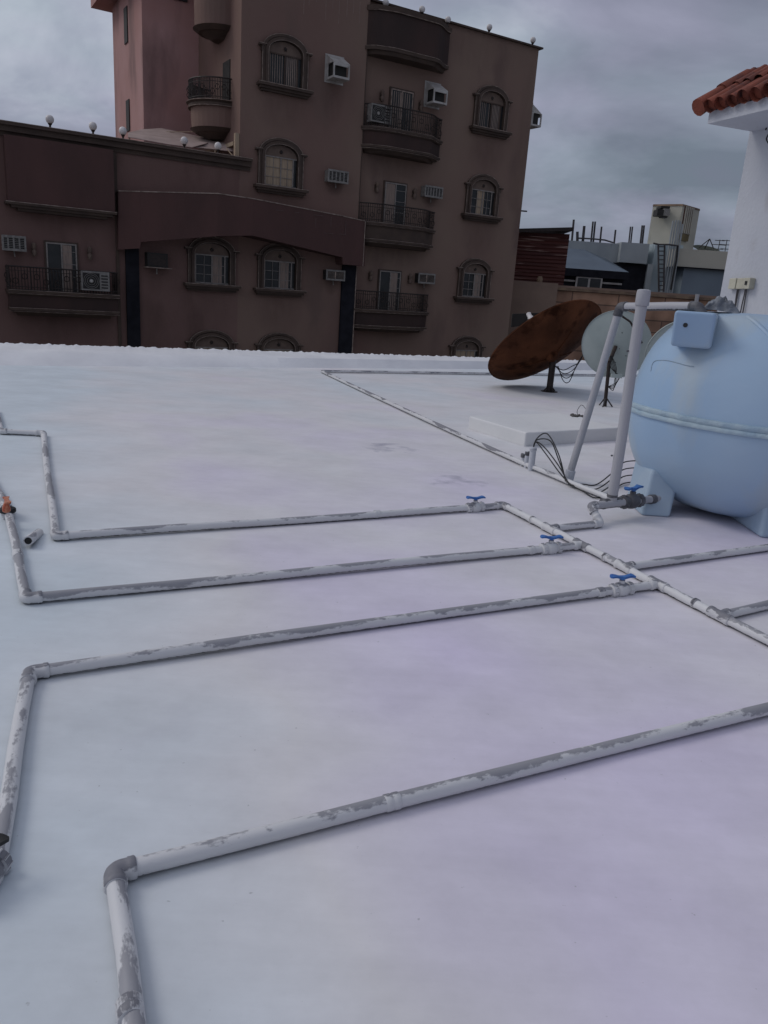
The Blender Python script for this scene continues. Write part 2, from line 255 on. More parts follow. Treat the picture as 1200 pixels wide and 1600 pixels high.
def add_stains(mt, spots, colr):
    """soft irregular stains at given places of the facade (along, height, half width, half height, strength)"""
    t = mt.node_tree; b = t.nodes['Principled BSDF']; src = b.inputs['Base Color'].links[0].from_socket
    g = nd(t, 'ShaderNodeNewGeometry'); s_ = nd(t, 'ShaderNodeSeparateXYZ'); lk(t, g.outputs['Position'], s_.inputs[0])
    az = R(58.5); u_ = mth(t, 'ADD', mth(t, 'MULTIPLY', s_.outputs[0], math.sin(az)), mth(t, 'MULTIPLY', s_.outputs[1], math.cos(az)))
    mp = nd(t, 'ShaderNodeMapping'); mp.inputs['Scale'].default_value = (1, 1, .35); lk(t, g.outputs['Position'], mp.inputs[0])
    n = nd(t, 'ShaderNodeTexNoise'); n.inputs['Scale'].default_value = 5; n.inputs['Detail'].default_value = 5; lk(t, mp.outputs[0], n.inputs['Vector'])
    acc = None
    for (uc, zc, a, c, st) in spots:
        d1 = mth(t, 'DIVIDE', mth(t, 'SUBTRACT', u_, uc), a); d2 = mth(t, 'DIVIDE', mth(t, 'SUBTRACT', s_.outputs[2], zc), c)
        q = mth(t, 'SUBTRACT', 1.0, mth(t, 'ADD', mth(t, 'MULTIPLY', d1, d1), mth(t, 'MULTIPLY', d2, d2)))
        q = mth(t, 'MULTIPLY', mth(t, 'MAXIMUM', q, 0.0), st)
        acc = q if acc is None else mth(t, 'MAXIMUM', acc, q)
    f_ = mth(t, 'MINIMUM', mth(t, 'MULTIPLY', acc, mth(t, 'MULTIPLY', n.outputs[0], 1.7)), 0.85)
    mm = nd(t, 'ShaderNodeMixRGB'); lk(t, f_, mm.inputs[0]); lk(t, src, mm.inputs[1]); mm.inputs[2].default_value = (*colr, 1); lk(t, mm.outputs[0], b.inputs['Base Color'])
STAINS = [(13.42, 5.12, .38, .34, 1.2), (17.72, 5.12, .36, .3, .9), (13.5, 1.7, .3, .4, .8), (17.7, 1.8, .3, .5, .7), (13.2, 8.0, .5, .9, .6), (2.7, 1.8, .3, .6, .7), (6.95, 1.55, .3, .7, .6),
    (11.3, 7.3, 1.0, .8, .5), (11.3, 4.1, 1.0, .6, .6), (20.3, 7.2, 1.0, .9, .6), (20.3, 4.0, 1.0, .9, .5), (20.3, .7, 1.0, 1.0, .55), (8.9, .6, 1.0, 1.0, .5), (11.4, .6, 1.0, .9, .5), (16.3, 6.1, 1.5, .6, .5), (16.3, 2.9, 1.5, .6, .5), (4.0, -.2, 1.6, .6, .5), (19, 10.8, 3.5, .9, .35), (22.2, 8, .5, 4, .4), (7.5, 4.6, 2.5, .7, .3)]
add_stains(M_wall, [(a, b, c, d, e*.62) for a, b, c, d, e in STAINS], (0.085, 0.052, 0.045)); add_stains(M_wallr, [(a, b, c, d, e*.5) for a, b, c, d, e in STAINS], (0.075, 0.043, 0.038))
# ------------------------------------------------------------------ builders
WM = {}
def tag(o, label=None, cat=None, group=None, kind=None):
    if label: o['label'] = label
    if cat: o['category'] = cat
    if group: o['group'] = group
    if kind: o['kind'] = kind
    return o
def thing(name, loc, label, cat, rz=0.0, group=None):
    o = bpy.data.objects.new(name, None); col.objects.link(o)
    o.location = loc; o.rotation_euler = (0, 0, rz); o.empty_display_size = 0.1
    WM[o] = Matrix.Translation(Vector(loc)) @ Matrix.Rotation(rz, 4, 'Z')
    return tag(o, label, cat, group)
def copy_thing(src, loc, rz, label, name=None):
    o = src.copy(); col.objects.link(o); o.location = loc; o.rotation_euler = (0, 0, rz); o['label'] = label
    for ch in [c for c in bpy.data.objects if c.parent == src]:
        c = ch.copy(); col.objects.link(c); c.parent = o
        for gch in [q for q in bpy.data.objects if q.parent == ch]:
            d = gch.copy(); col.objects.link(d); d.parent = c
    return o
class MB:
    def __init__(s, T=None): s.v = []; s.f = []; s.uv = []; s.T = T
    def add(s, vs, fs, uvs=None):
        b = len(s.v)
        for p in vs:
            p = Vector(p)
            s.v.append(s.T(p) if s.T else p)
        for i, f in enumerate(fs):
            s.f.append([b+k for k in f]); s.uv.append(uvs[i] if uvs else None)
        return s
    def box(s, a, b):
        x0, y0, z0 = (min(a[i], b[i]) for i in range(3)); x1, y1, z1 = (max(a[i], b[i]) for i in range(3))
        vs = [(x0,y0,z0),(x1,y0,z0),(x1,y1,z0),(x0,y1,z0),(x0,y0,z1),(x1,y0,z1),(x1,y1,z1),(x0,y1,z1)]
        return s.add(vs, [(0,3,2,1),(4,5,6,7),(0,1,5,4),(1,2,6,5),(2,3,7,6),(3,0,4,7)])
    def hull8(s, bot, top):
        n = len(bot); vs = list(bot)+list(top)
        fs = [tuple(range(n))[::-1], tuple(range(n, 2*n))]+[(i, (i+1) % n, n+(i+1) % n, n+i) for i in range(n)]
        return s.add(vs, fs)
    def prism(s, poly, ext):          # planar polygon extruded by vector
        ext = Vector(ext); return s.hull8([Vector(p) for p in poly], [Vector(p)+ext for p in poly])
    def tube(s, pts, r, n=14, caps=True, v0=0.0):
        pts = [Vector(p) for p in pts]; m_ = len(pts)
        rs = r if isinstance(r, (list, tuple)) else [r]*m_
        tan = [(pts[min(i+1, m_-1)]-pts[max(i-1, 0)]).normalized() for i in range(m_)]
        ref = Vector((0, 0, 1)) if abs(tan[0].z) < 0.9 else Vector((0, 1, 0))
        x = tan[0].cross(ref).normalized(); vs = []; L = random.random()*20; Ls = []
        for i in range(m_):
            if i: L += (pts[i]-pts[i-1]).length
            x = (x-tan[i]*x.dot(tan[i])).normalized(); y = x.cross(tan[i]); Ls.append(L)
            for k in range(n):
                a = 2*math.pi*k/n-math.pi/2; vs.append(pts[i]+(x*math.cos(a)+y*math.sin(a))*rs[i])
        fs = []; us = []
        per = 2*math.pi*max(rs)
        for i in range(m_-1):
            for k in range(n):
                k2 = (k+1) % n; fs.append((i*n+k, i*n+k2, (i+1)*n+k2, (i+1)*n+k))
                us.append([(Ls[i], per*k/n), (Ls[i], per*(k+1)/n), (Ls[i+1], per*(k+1)/n), (Ls[i+1], per*k/n)])
        if caps:
            fs.append(tuple(range(n))[::-1]); us.append([(Ls[0]+vs[q].x*.1, vs[q].z*.1) for q in range(n)][::-1])
            fs.append(tuple((m_-1)*n+k for k in range(n))); us.append([(Ls[-1], 0.0)]*n)
        return s.add(vs, fs, us)
    def lathe(s, prof, c, ax=(0, 0, 1), n=24, caps=True):   # prof [(r, h)]
        ax = Vector(ax).normalized(); ref = Vector((1, 0, 0)) if abs(ax.x) < 0.9 else Vector((0, 1, 0))
        x = (ref-ax*ref.dot(ax)).normalized(); y = ax.cross(x); c = Vector(c); vs = []
        for r, h in prof:
            for k in range(n):
                a = 2*math.pi*k/n; vs.append(c+ax*h+(x*math.cos(a)+y*math.sin(a))*r)
        fs = []; us = []
        for i in range(len(prof)-1):
            for k in range(n):
                k2 = (k+1) % n; fs.append((i*n+k, i*n+k2, (i+1)*n+k2, (i+1)*n+k))
                us.append([(prof[i][1], k/n), (prof[i][1], (k+1)/n), (prof[i+1][1], (k+1)/n), (prof[i+1][1], k/n)])
        if caps:
            fs.append(tuple(range(n))[::-1]); fs.append(tuple((len(prof)-1)*n+k for k in range(n))); us += [[(0.1*q, 0) for q in range(n)], [(0.1*q, 0) for q in range(n)]]
        return s.add(vs, fs, us)
    def build(s, name, mt, parent=None, smooth=False, local=False):
        me = bpy.data.meshes.new(name)
        inv = None
        if parent is not None and not local: inv = WM[parent].inverted()
        vs = [tuple(inv @ v) if inv else tuple(v) for v in s.v]
        me.from_pydata(vs, [], s.f); me.materials.append(mt)
        if any(u for u in s.uv):
            ul = me.uv_layers.new(name='UVMap')
            for p, u in zip(me.polygons, s.uv):
                if u:
                    for li, q in zip(p.loop_indices, u): ul.data[li].uv = q
        if smooth:
            for p in me.polygons: p.use_smooth = True
            me.set_sharp_from_angle(angle=R(40 if smooth is True else smooth))
        me.update()
        o = bpy.data.objects.new(name, me); col.objects.link(o)
        if parent is not None:
            o.parent = parent; WM[o] = WM[parent]
        else: WM[o] = Matrix.Identity(4)
        return o
def bev(o, wd=0.01, seg=2):
    b = o.modifiers.new('bevel', 'BEVEL'); b.width = wd; b.segments = seg; b.limit_method = 'ANGLE'; b.angle_limit = R(40); return o
def arc3(p0, p1, p2, n=8, r=None):
    """rounded corner path p0->p1->p2, arc radius r"""
    p0, p1, p2 = Vector(p0), Vector(p1), Vector(p2)
    a = (p0-p1).normalized(); b = (p2-p1).normalized()
    s_ = p1+a*r; e_ = p1+b*r
    return [s_*(1-t)**2+p1*2*t*(1-t)+e_*t**2 for t in [k/n for k in range(n+1)]]
def bez(p, n=14):
    p = [Vector(q) for q in p]; out = []
    for i in range(len(p)-1):
        a = p[max(i-1, 0)]; b = p[i]; c = p[i+1]; d = p[min(i+2, len(p)-1)]
        for k in range(n):
            t = k/n; out.append(0.5*((2*b)+(c-a)*t+(2*a-5*b+4*c-d)*t*t+(3*b-a-3*c+d)*t**3))
    out.append(p[-1]); return out

# ------------------------------------------------------------------ ground, roof deck, kerb
gm = MB(); n = 12
gm.add([(-900, -300, -10), (900, -300, -10), (900, 1500, -10), (-900, 1500, -10)], [(0, 1, 2, 3)])
tag(gm.build('ground', M_ground), kind='structure')

P0 = G(0, 571); P1 = G(766, 577); KH = 0.17
d_in = (P1-P0).normalized()
Q0 = G(0, 536, KH+0.03); Q1 = G(770, 559, KH+0.03); d_out = (Q1-Q0).normalized()
inL = P0-d_in*14; inR = P1+d_in*22; outL = Q0-d_out*14; outR = Q1+d_out*22
deck = MB()
near = [Vector((16, -6, 0)), Vector((-22, -6, 0))]
poly = [Vector((outL.x, outL.y, 0)), near[1], near[0], Vector((outR.x, outR.y, 0))]
deck.hull8([p+Vector((0, 0, -9.99)) for p in poly], poly)
tag(deck.build('roof_deck', M_roof), kind='structure')
# kerb: sloping inner face, flat top, scalloped outer edge of painted-over tiles
kb = MB()
N = 1500; vs = []; fs = []
for i in range(N+1):
    t = i/N; a = inL.lerp(inR, t); b = outL.lerp(outR, t)
    nrm = (b-a); nrm.z = 0
    sc_ = 0.019*max(0, math.sin(i*0.80))**1.5*(0.7+.3*math.sin(i*.11))
    rgh = random.uniform(-0.006, 0.01)
    ax_ = a.copy(); ax_.z = -0.002
    top = a+nrm*0.2; top.z = KH
    mid = a+nrm*0.5; mid.z = KH+0.015+0.006*math.sin(i*.2)
    o1 = b-nrm.normalized()*0.12; o1.z = KH+0.03+sc_*0.5
    o2 = b+nrm.normalized()*(sc_*2+rgh); o2.z = KH+0.028+sc_+rgh
    o3 = b+nrm.normalized()*0.03; o3.z = -0.4
    vs += [ax_, top, mid, o1, o2, o3]
for i in range(N):
    for k in range(5): fs.append((i*6+k, (i+1)*6+k, (i+1)*6+k+1, i*6+k+1))
kb.add(vs, fs)
ko = kb.build('roof_kerb', mat('kerb_coating', (0.74, 0.745, 0.765), (0.66, 0.665, 0.69), 1.5, 0.65, 0.3, 12), None, smooth=30)
tag(ko, 'low white painted kerb with scalloped outer edge along the far side of the roof', 'kerb')
# plinth
A = G(822, 676, 0.165); B = G(733, 650, 0.165); C_ = G(968, 668, 0.165); D_ = B+(C_-A)
pl = MB(); pts = [A, C_, D_, B]
pl.hull8([Vector((p.x, p.y, -0.01)) for p in pts], pts)
po = pl.build('plinth', mat('plinth_coating', (0.70, 0.70, 0.70), (0.64, 0.645, 0.65), 1.5, 0.7, 0.25, 10)); bev(po, 0.018, 3)
tag(po, 'low white painted concrete plinth on the roof in front of the satellite dishes', 'plinth')

# ------------------------------------------------------------------ pipes
PR = 0.0262; PZ = 0.031
def seg(p, q, parent, r=PR, name='pipe', mt=None, sag=0.0, z=PZ):
    p = Vector(p); q = Vector(q); L = (q-p).length; k = max(2, int(L/0.25)); pts = []
    ph = random.random()*6; side = (q-p).cross(Vector((0, 0, 1)))
    side = side.normalized() if side.length > 1e-4 else Vector((1, 0, 0))
    for i in range(k+1):
        t = i/k; w_ = math.sin(math.pi*t)
        pts.append(p.lerp(q, t)+side*(0.006*math.sin(ph+t*5)*w_+sag*w_)+Vector((0, 0, -0.003*math.sin(ph*2+t*7)*w_)))
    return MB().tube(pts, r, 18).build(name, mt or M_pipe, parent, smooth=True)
def sleeve(p, d, parent, L=0.09, r=PR, name='coupling', mt=None):
    d = Vector(d).normalized(); p = Vector(p)
    R1 = r*1.13
    mb = MB().tube([p-d*L/2, p-d*(L/2-.004), p-d*(L/2-.022), p-d*(L/2-.026), p+d*(L/2-.026), p+d*(L/2-.022), p+d*(L/2-.004), p+d*L/2], [R1*.97, R1*1.06, R1*1.06, R1, R1, R1*1.06, R1*1.06, R1*.97], 18)
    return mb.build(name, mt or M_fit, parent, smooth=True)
def elbow(p0, p1, p2, parent, r=PR, mt=None, name='elbow', rad=None, arm=0.075):
    rad = rad or r*.95; a = (Vector(p0)-Vector(p1)).normalized(); b = (Vector(p2)-Vector(p1)).normalized(); p1 = Vector(p1)
    R1 = r*1.17; mid = arc3(p0, p1, p2, 8, rad)
    pts = [p1+a*arm, p1+a*(arm-.004), p1+a*(arm-.02), p1+a*(arm-.023)]+mid+[p1+b*(arm-.023), p1+b*(arm-.02), p1+b*(arm-.004), p1+b*arm]
    rs = [R1*.97, R1*1.07, R1*1.07, R1]+[R1]*len(mid)+[R1, R1*1.07, R1*1.07, R1*.97]
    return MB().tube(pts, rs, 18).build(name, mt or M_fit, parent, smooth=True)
def tee(p, d, bdir, parent, r=PR, mt=None, L=0.15, name='tee'):
    p = Vector(p); d = Vector(d).normalized(); b = Vector(bdir).normalized(); R1 = r*1.18
    mb = MB().tube([p-d*L/2, p-d*(L/2-.004), p-d*(L/2-.024), p-d*(L/2-.028), p+d*(L/2-.028), p+d*(L/2-.024), p+d*(L/2-.004), p+d*L/2], [R1*.97, R1*1.08, R1*1.08, R1, R1, R1*1.08, R1*1.08, R1*.97], 18)
    mb.tube([p, p+b*.05, p+b*.053, p+b*.071, p+b*.075], [R1*.98, R1*.98, R1*1.07, R1*1.07, R1*.97], 18)
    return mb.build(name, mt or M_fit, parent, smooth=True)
def valve(p, d, parent, r=PR, hm=None, yaw=20, bodym=None, up=(0, 0, 1)):
    p = Vector(p); d = Vector(d).normalized(); up = Vector(up); s_ = r/0.0275
    hs = [(-.085, 1.2), (-.082, 1.5), (-.052, 1.55), (-.050, 1.28), (-.040, 1.28), (-.035, 1.55), (-.022, 1.72), (0, 1.78), (.022, 1.72), (.035, 1.55), (.040, 1.28), (.050, 1.28), (.052, 1.55), (.082, 1.5), (.085, 1.2)]
    mb = MB().tube([p+d*(a*s_) for a, _ in hs], [r*b for _, b in hs], 20)
    sd_ = d.cross(up).normalized()
    for k in range(10):                # ribs of the union nuts
        an = 2*math.pi*k/10
        for e_ in (-.067, .067):
            q = p+d*(e_*s_)+(sd_*math.cos(an)+up*math.sin(an))*r*1.5
            mb.tube([q-d*.013*s_, q+d*.013*s_], .004*s_, 6)
    mb.tube([p, p+up*.062*s_, p+up*.066*s_], [.019*s_, .019*s_, .014*s_], 14)
    v = mb.build('valve', bodym or M_fit, parent, smooth=True)
    h = MB(); c = p+up*.078*s_
    h.tube([p+up*.060*s_, p+up*.088*s_], .013*s_, 12)
    s0_ = s_; s_ = s_*1.25; c = p+up*.080*s0_; a0 = math.radians(yaw); dd = (d*math.cos(a0)+sd_*math.sin(a0)).normalized(); ee = dd.cross(up)
    for sg in (-1, 1):                 # two flared wings
        sec = []
        for t, wd_, th, rz_ in ((0.0, .014, .013, 0), (.018, .011, .010, .003), (.036, .013, .009, .008), (.052, .019, .008, .010), (.062, .018, .008, .008), (.068, .010, .006, .006)):
            o_ = c+dd*(sg*t*s_)+up*(rz_*s_)
            sec.append([o_+ee*wd_*s_+up*th*.5*s_, o_+ee*wd_*.9*s_-up*th*.5*s_-up*.003, o_-ee*wd_*.9*s_-up*th*.5*s_-up*.003, o_-ee*wd_*s_+up*th*.5*s_])
        vs_ = [q for s4 in sec for q in s4]; fs_ = []
        for i in range(len(sec)-1):
            for k in range(4):
                k2 = (k+1) % 4; fs_.append((i*4+k, i*4+k2, i*4+4+k2, i*4+4+k))
        fs_ += [(0, 1, 2, 3), tuple(len(vs_)-4+k for k in (3, 2, 1, 0))]
        h.add(vs_, fs_)
    h.build('handle', hm or M_blue, v, smooth=True)
    return v
def g(px, py, z=PZ): return G(px, py, z)

# header
hA = g(786, 789); hE = g(1290, 1059)
hE = g(1290, 1047)
def onh(px, py):
    p = g(px, py); d_ = (hE-hA).normalized(); return hA+d_*((p-hA).dot(d_))
t_out = onh(866, 826); t2 = onh(908, 852); t5 = onh(978, 886); t3 = onh(1027, 913); t6 = onh(1128, 962)
hdr = thing('header_pipe', (hA.x, hA.y, 0), 'white painted header pipe crossing diagonally, from which the valved branch pipes leave', 'pipe')
seq = [hA, t_out, t2, t5, t3, t6, hE]
for a, b in zip(seq[:-1], seq[1:]): seg(a, b, hdr)
hd = (hE-hA).normalized()
rdir = (g(1200, 855)-t5).normalized(); ldir = (g(40, 935)-t2).normalized()
tee(t_out, t2-hA, g(935, 816)-t_out, hdr); tee(t2, t5-t_out, ldir, hdr); tee(t5, t3-t2, rdir, hdr)
tee(t3, t6-t5, (g(45, 1050)-t3), hdr); tee(t6, hE-t3, (g(1200, 942)-t6), hdr)
for px, py in ((842, 812), (948, 871), (1095, 942)): sleeve(onh(px, py), hd, hdr, 0.03)
# branch 1
b1 = [g(742, 793), g(87, 838), g(68, 677), g(2, 674), g(-6, 640)]
e1 = elbow(b1[0], hA, t_out, hdr)
r1 = thing('branch_pipe', (b1[1].x, b1[1].y, 0), 'white painted branch pipe farthest from the camera, turning up the roof at its left end', 'pipe', group='branch pipes on the roof')
seg(hA, b1[0], r1); seg(b1[0], b1[1], r1); seg(b1[1], b1[2], r1); seg(b1[2], b1[3], r1); seg(b1[3], b1[4], r1)
elbow(b1[0], b1[1], b1[2], r1); elbow(b1[1], b1[2], b1[3], r1); elbow(b1[2], b1[3], b1[4], r1, arm=.06)
valve(g(742, 793), hA-b1[0], r1, yaw=10)
sleeve(b1[0].lerp(b1[1], .28), b1[0]-b1[1], r1, .05)
# branch 2
b2 = [g(860, 857), g(41, 935), g(14, 806), g(4, 778), g(-40, 705)]
r2 = thing('branch_pipe', (b2[1].x, b2[1].y, 0), 'white painted branch pipe ending at an orange valve, middle of the three valved ones', 'pipe', group='branch pipes on the roof')
seg(t2, b2[0], r2); seg(b2[0], b2[1], r2); seg(b2[1], b2[2], r2); seg(b2[2], b2[3], r2); seg(b2[3], b2[4], r2)
elbow(b2[0], b2[1], b2[2], r2); valve(b2[0], t2-b2[0], r2, yaw=15); sleeve(b2[0].lerp(b2[1], .05), b2[0]-b2[1], r2, .05)
vv = valve(g(12, 800), b2[2]-b2[3], r2, hm=M_orange, yaw=0, bodym=M_fit)
sleeve(g(28, 868), b2[1]-b2[2], r2, .08)
ol = MB(); pv = g(10, 796, PZ+.09)
ol.lathe([(.014, 0), (.024, .008), (.025, .03), (.02, .048), (.014, .064), (.005, .07)], pv-Vector((0, 0, .02)), n=14)
ol.build('valve_cap', M_orange, r2, smooth=True)
MB().lathe([(.05, 0), (.053, .006), (.053, .022), (.048, .028)], g(12, 800, PZ+.015), n=18).build('locking_ring', M_black, r2, smooth=True)
# branch 3
b3 = [g(970, 921), g(46, 1051), g(-4, 1345), g(-70, 1430)]
r3 = thing('branch_pipe', (b3[1].x, b3[1].y, 0), 'white branch pipe with the nearest blue valve, turning towards the viewer at far left', 'pipe', group='branch pipes on the roof')
seg(t3, b3[0], r3); seg(b3[0], b3[1], r3, sag=.012); seg(b3[1], b3[2], r3); seg(b3[2], b3[3], r3)
elbow(b3[0], b3[1], b3[2], r3); valve(b3[0], t3-b3[0], r3, yaw=12); sleeve(b3[0].lerp(b3[1], .05), b3[0]-b3[1], r3, .05)
valve(g(-26, 1374), b3[3]-b3[2], r3, hm=M_black, bodym=M_fit)
# branch 4
b4 = [g(1300, 1083), g(178, 1363), g(215, 1650)]
r4 = thing('branch_pipe', (b4[1].x, b4[1].y, 0), 'white painted pipe nearest the camera, running to an elbow at lower left', 'pipe', group='branch pipes on the roof')
cp = g(612, 1253)
seg(b4[0], cp, r4); seg(cp, b4[1], r4, sag=-.006); seg(b4[1], b4[2], r4)
elbow(b4[0], b4[1], b4[2], r4, arm=.06); sleeve(cp, b4[0]-b4[1], r4, .055, r=PR*.93); sleeve(g(203, 1578), b4[2]-b4[1], r4, .05)
# right-hand stubs
r5 = thing('branch_pipe', (t5.x, t5.y, 0), 'white painted pipe leaving the header to the right just below the tank', 'pipe', group='branch pipes on the roof')
seg(t5, g(1290, 843), r5, sag=.0)
r6 = thing('branch_pipe', (t6.x, t6.y, 0), 'white painted pipe leaving the header at the right edge, lower of the two', 'pipe', group='branch pipes on the roof')
seg(t6, g(1290, 925), r6)
# outlet pipe of the tank with the tall vent pipe
oz = 0.135
o1 = G(955, 786, oz); o2 = G(923, 791, oz); o3 = G(938, 818, PZ); o4 = t_out; oT = G(1030, 779, oz)
outp = thing('outlet_pipe', (o1.x, o1.y, 0), 'tank outlet pipe with blue valve and tall capped grey vent pipe', 'pipe')
seg(o4, o3, outp); seg(o3, o2, outp, r=PR*1.1); seg(o2, oT, outp, r=PR*1.2, mt=M_pvc)
elbow(o4, o3, o2, outp, r=PR*1.05); elbow(o3, o2, o1, outp, r=PR*1.15, arm=.06)
st_top = Vector((o1.x, o1.y, 0))
# height where the vent's top sits in the photograph
zt = 1.765
tee(o1, o2-oT, (0, 0, 1), outp, r=PR*1.3, mt=M_pvcd, L=.2)
valve(G(987, 783, oz), oT-o2, outp, r=PR*1.35, yaw=-10, bodym=M_pvcd)
sleeve(G(1019, 780, oz), oT-o2, outp, .06, r=PR*1.25, mt=M_pvcd)
seg(o1, Vector((o1.x, o1.y, zt)), outp, r=.041, name='vent_pipe', mt=M_pvc)
MB().tube([(o1.x, o1.y, zt-.10), (o1.x, o1.y, zt-.095), (o1.x, o1.y, zt-.015), (o1.x, o1.y, zt+.012), (o1.x, o1.y, zt+.018)], [.047, .051, .051, .048, .03], 20).build('vent_cap', M_pvc, outp, smooth=True)
for z_ in (1.33, .52): MB().tube([(o1.x-.06, o1.y, z_), (o1.x-.045, o1.y, z_)], .007, 8).build('screw', M_pvcd, outp)
# leaning filling pipe
f0 = G(887, 752, 0.0); f1 = PY(969, 479, 7.15); f2 = PY(1092, 479, 6.35)
fil = thing('filling_pipe', (f0.x, f0.y, 0), 'slanting grey pipe rising to an elbow, then level to the tank top', 'pipe')
seg(f0, f1, fil, r=.035, mt=M_pvc); seg(f1, f2, fil, r=.035, mt=M_pvc)
elbow(f0, f1, f2, fil, r=.035, mt=M_pvcd, arm=.085); f3 = f2+Vector((.06, -.06, -.14))
elbow(f1, f2, f3, fil, r=.035, mt=M_pvcd, arm=.08)
MB().tube([f0-Vector((0, 0, .01)), f0+(f1-f0).normalized()*.11, f0+(f1-f0).normalized()*.115], [.05, .046, .038], 16).build('socket', M_white, fil, smooth=True)
# conduit along the roof and its three upright stubs
c0 = g(503, 580, .035); c1 = g(818, 724, .035); c2 = g(962, 782, .035); c3 = g(1120, 589, .035)
cond = thing('conduit', (c0.x, c0.y, 0), 'thin cable conduit cornering near the kerb, with upright stubs and black cables', 'conduit')
seg(c0, c1, cond, r=.026, z=.02, sag=.03, mt=M_fit); seg(c1, c2, cond, r=.026); seg(c0, c3, cond, r=.026, mt=M_fit)
elbow(c1, c0, c3, cond, r=.022, arm=.06)
for (px, py, h) in ((816, 728, .13), (822, 731, .17), (829, 735, .24)):
    b = G(px, py); seg(b, b+Vector((0, 0, h)), cond, r=.024 if h < .2 else .032, name='stub', mt=M_white)
    sleeve(b+Vector((0, 0, h-.02)), (0, 0, 1), cond, .04, r=.024 if h < .2 else .03, mt=M_pvcd if h < .2 else M_white)
def cable(pts, r=.007, parent=None, name='cable'):
    return MB().tube(bez(pts, 10), r, 8).build(name, M_black, parent, smooth=True)
top = G(829, 735)+Vector((0, 0, .25))
for k, (hz, dx, e0) in enumerate(((.16, .05, .30), (.10, .09, .36), (.02, .02, .30), (-.03, .0, .34))):
    e_ = G(884+k*2, 753+k, .03); m1 = top.lerp(e_, e0); m1.z = top.z+hz
    m2 = top.lerp(e_, .72); m2.z = .10+.05*max(0, 3-k)+.06*hz
    cable([top-Vector((0, 0, .05)), top+Vector((.02, 0, .04+.2*max(0, hz))), m1+Vector((dx*.3, 0, 0)), m2, e_], .0062, cond)
for k in range(4):
    a_ = G(888, 756, .03); b_ = G(976, 722+k*11, .02+.05*(3-k))
    m_ = G(932, 757+k*7, .012)
    cable([a_, a_.lerp(m_, .5), m_, m_.lerp(b_, .6)+Vector((0, 0, -.01)), b_, b_+Vector((.25, .15, .0))], .006, cond)
# offcut
q0 = G(44, 845, .05); q1 = G(60, 833, .01)
off = thing('pipe_offcut', (q0.x, q0.y, 0), 'short open-ended white pipe stub on the roof beside the orange valve pipe', 'pipe')
dq = (q1-q0).normalized()
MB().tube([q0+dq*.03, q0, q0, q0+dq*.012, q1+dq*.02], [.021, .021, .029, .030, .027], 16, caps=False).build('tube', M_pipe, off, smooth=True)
MB().tube([q0-dq*.001, q0+dq*.004], .0212, 14).build('bore', M_black, off)
# rubble
rb = thing('rubble', G(903, 651, .165), 'small heap of dark rubble and wire on the white plinth', 'rubble')
mb = MB(); c = G(903, 651, .165)
for k in range(16):
    p = c+Vector((random.uniform(-.09, .09), random.uniform(-.06, .06), .012)); s_ = random.uniform(.012, .028)
    mb.lathe([(s_*.3, -s_), (s_, -s_*.4), (s_*.8, s_*.4), (s_*.2, s_*.8)], p, (random.random()-.5, random.random()-.5, 1), 6)
mb.build('stones', mat('dark_stone', (.07, .065, .06), (.16, .15, .14), 30, .9), rb)
MB().tube(bez([c, c+Vector((-.02, 0, .08)), c+Vector((.03, .01, .16)), c+Vector((.10, 0, .10)), c+Vector((.12, -.02, .02))], 6), .004, 6).build('wire', M_rebar, rb)

# ------------------------------------------------------------------ water tank
TC = Vector((2.985, 6.60, 0))
tank = thing('water_tank', TC, 'round pale blue plastic water tank standing on moulded feet at the right edge', 'water tank')
prof = [(0.05, 0.010), (0.26, 0.016), (0.44, 0.055), (0.585, 0.12), (0.70, 0.215), (0.79, 0.33), (0.855, 0.46), (0.895, 0.60), (0.918, 0.74), (0.92, 0.815),
        (0.92, 0.86), (0.914, 0.93), (0.895, 1.05), (0.865, 1.17), (0.825, 1.28), (0.77, 1.385), (0.70, 1.48), (0.63, 1.56), (0.57, 1.615), (0.50, 1.645), (0.38, 1.66), (0.1, 1.665)]
pf = bez([(r, 0, h) for r, h in prof], 3)
def tank_r(a, r, h):     # long side to the right
    return r*(1+0.20*max(0, math.cos(a+R(65)))**1.5)
mb = MB(); n = 72; vs = []; fs = []
for p in pf:
    for k in range(n):
        a = 2*math.pi*k/n; rr = tank_r(a, p.x, p.z); vs.append(TC+Vector((rr*math.cos(a), rr*math.sin(a), p.z)))
for i in range(len(pf)-1):
    for k in range(n):
        k2 = (k+1) % n; fs.append((i*n+k, i*n+k2, (i+1)*n+k2, (i+1)*n+k))
fs.append(tuple(range(n))[::-1]); fs.append(tuple((len(pf)-1)*n+k for k in range(n)))
mb.add(vs, fs); mb.build('body', M_tank, tank, smooth=60)
# seam flange
mb = MB(); vs = []; fs = []; ring = [(0.911, .79), (0.939, .795), (0.944, .805), (0.941, .826), (0.933, .832), (0.941, .84), (0.944, .86), (0.939, .872), (0.911, .878)]
for r, h in ring:
    for k in range(n):
        a = 2*math.pi*k/n; rr = tank_r(a, r, h)+.0015*math.sin(k*7.3); vs.append(TC+Vector((rr*math.cos(a), rr*math.sin(a), h+.001*math.sin(k*3.1))))
for i in range(len(ring)-1):
    for k in range(n):
        k2 = (k+1) % n; fs.append((i*n+k, i*n+k2, (i+1)*n+k2, (i+1)*n+k))
mb.add(vs, fs); mb.build('seam', M_seam, tank, smooth=50)
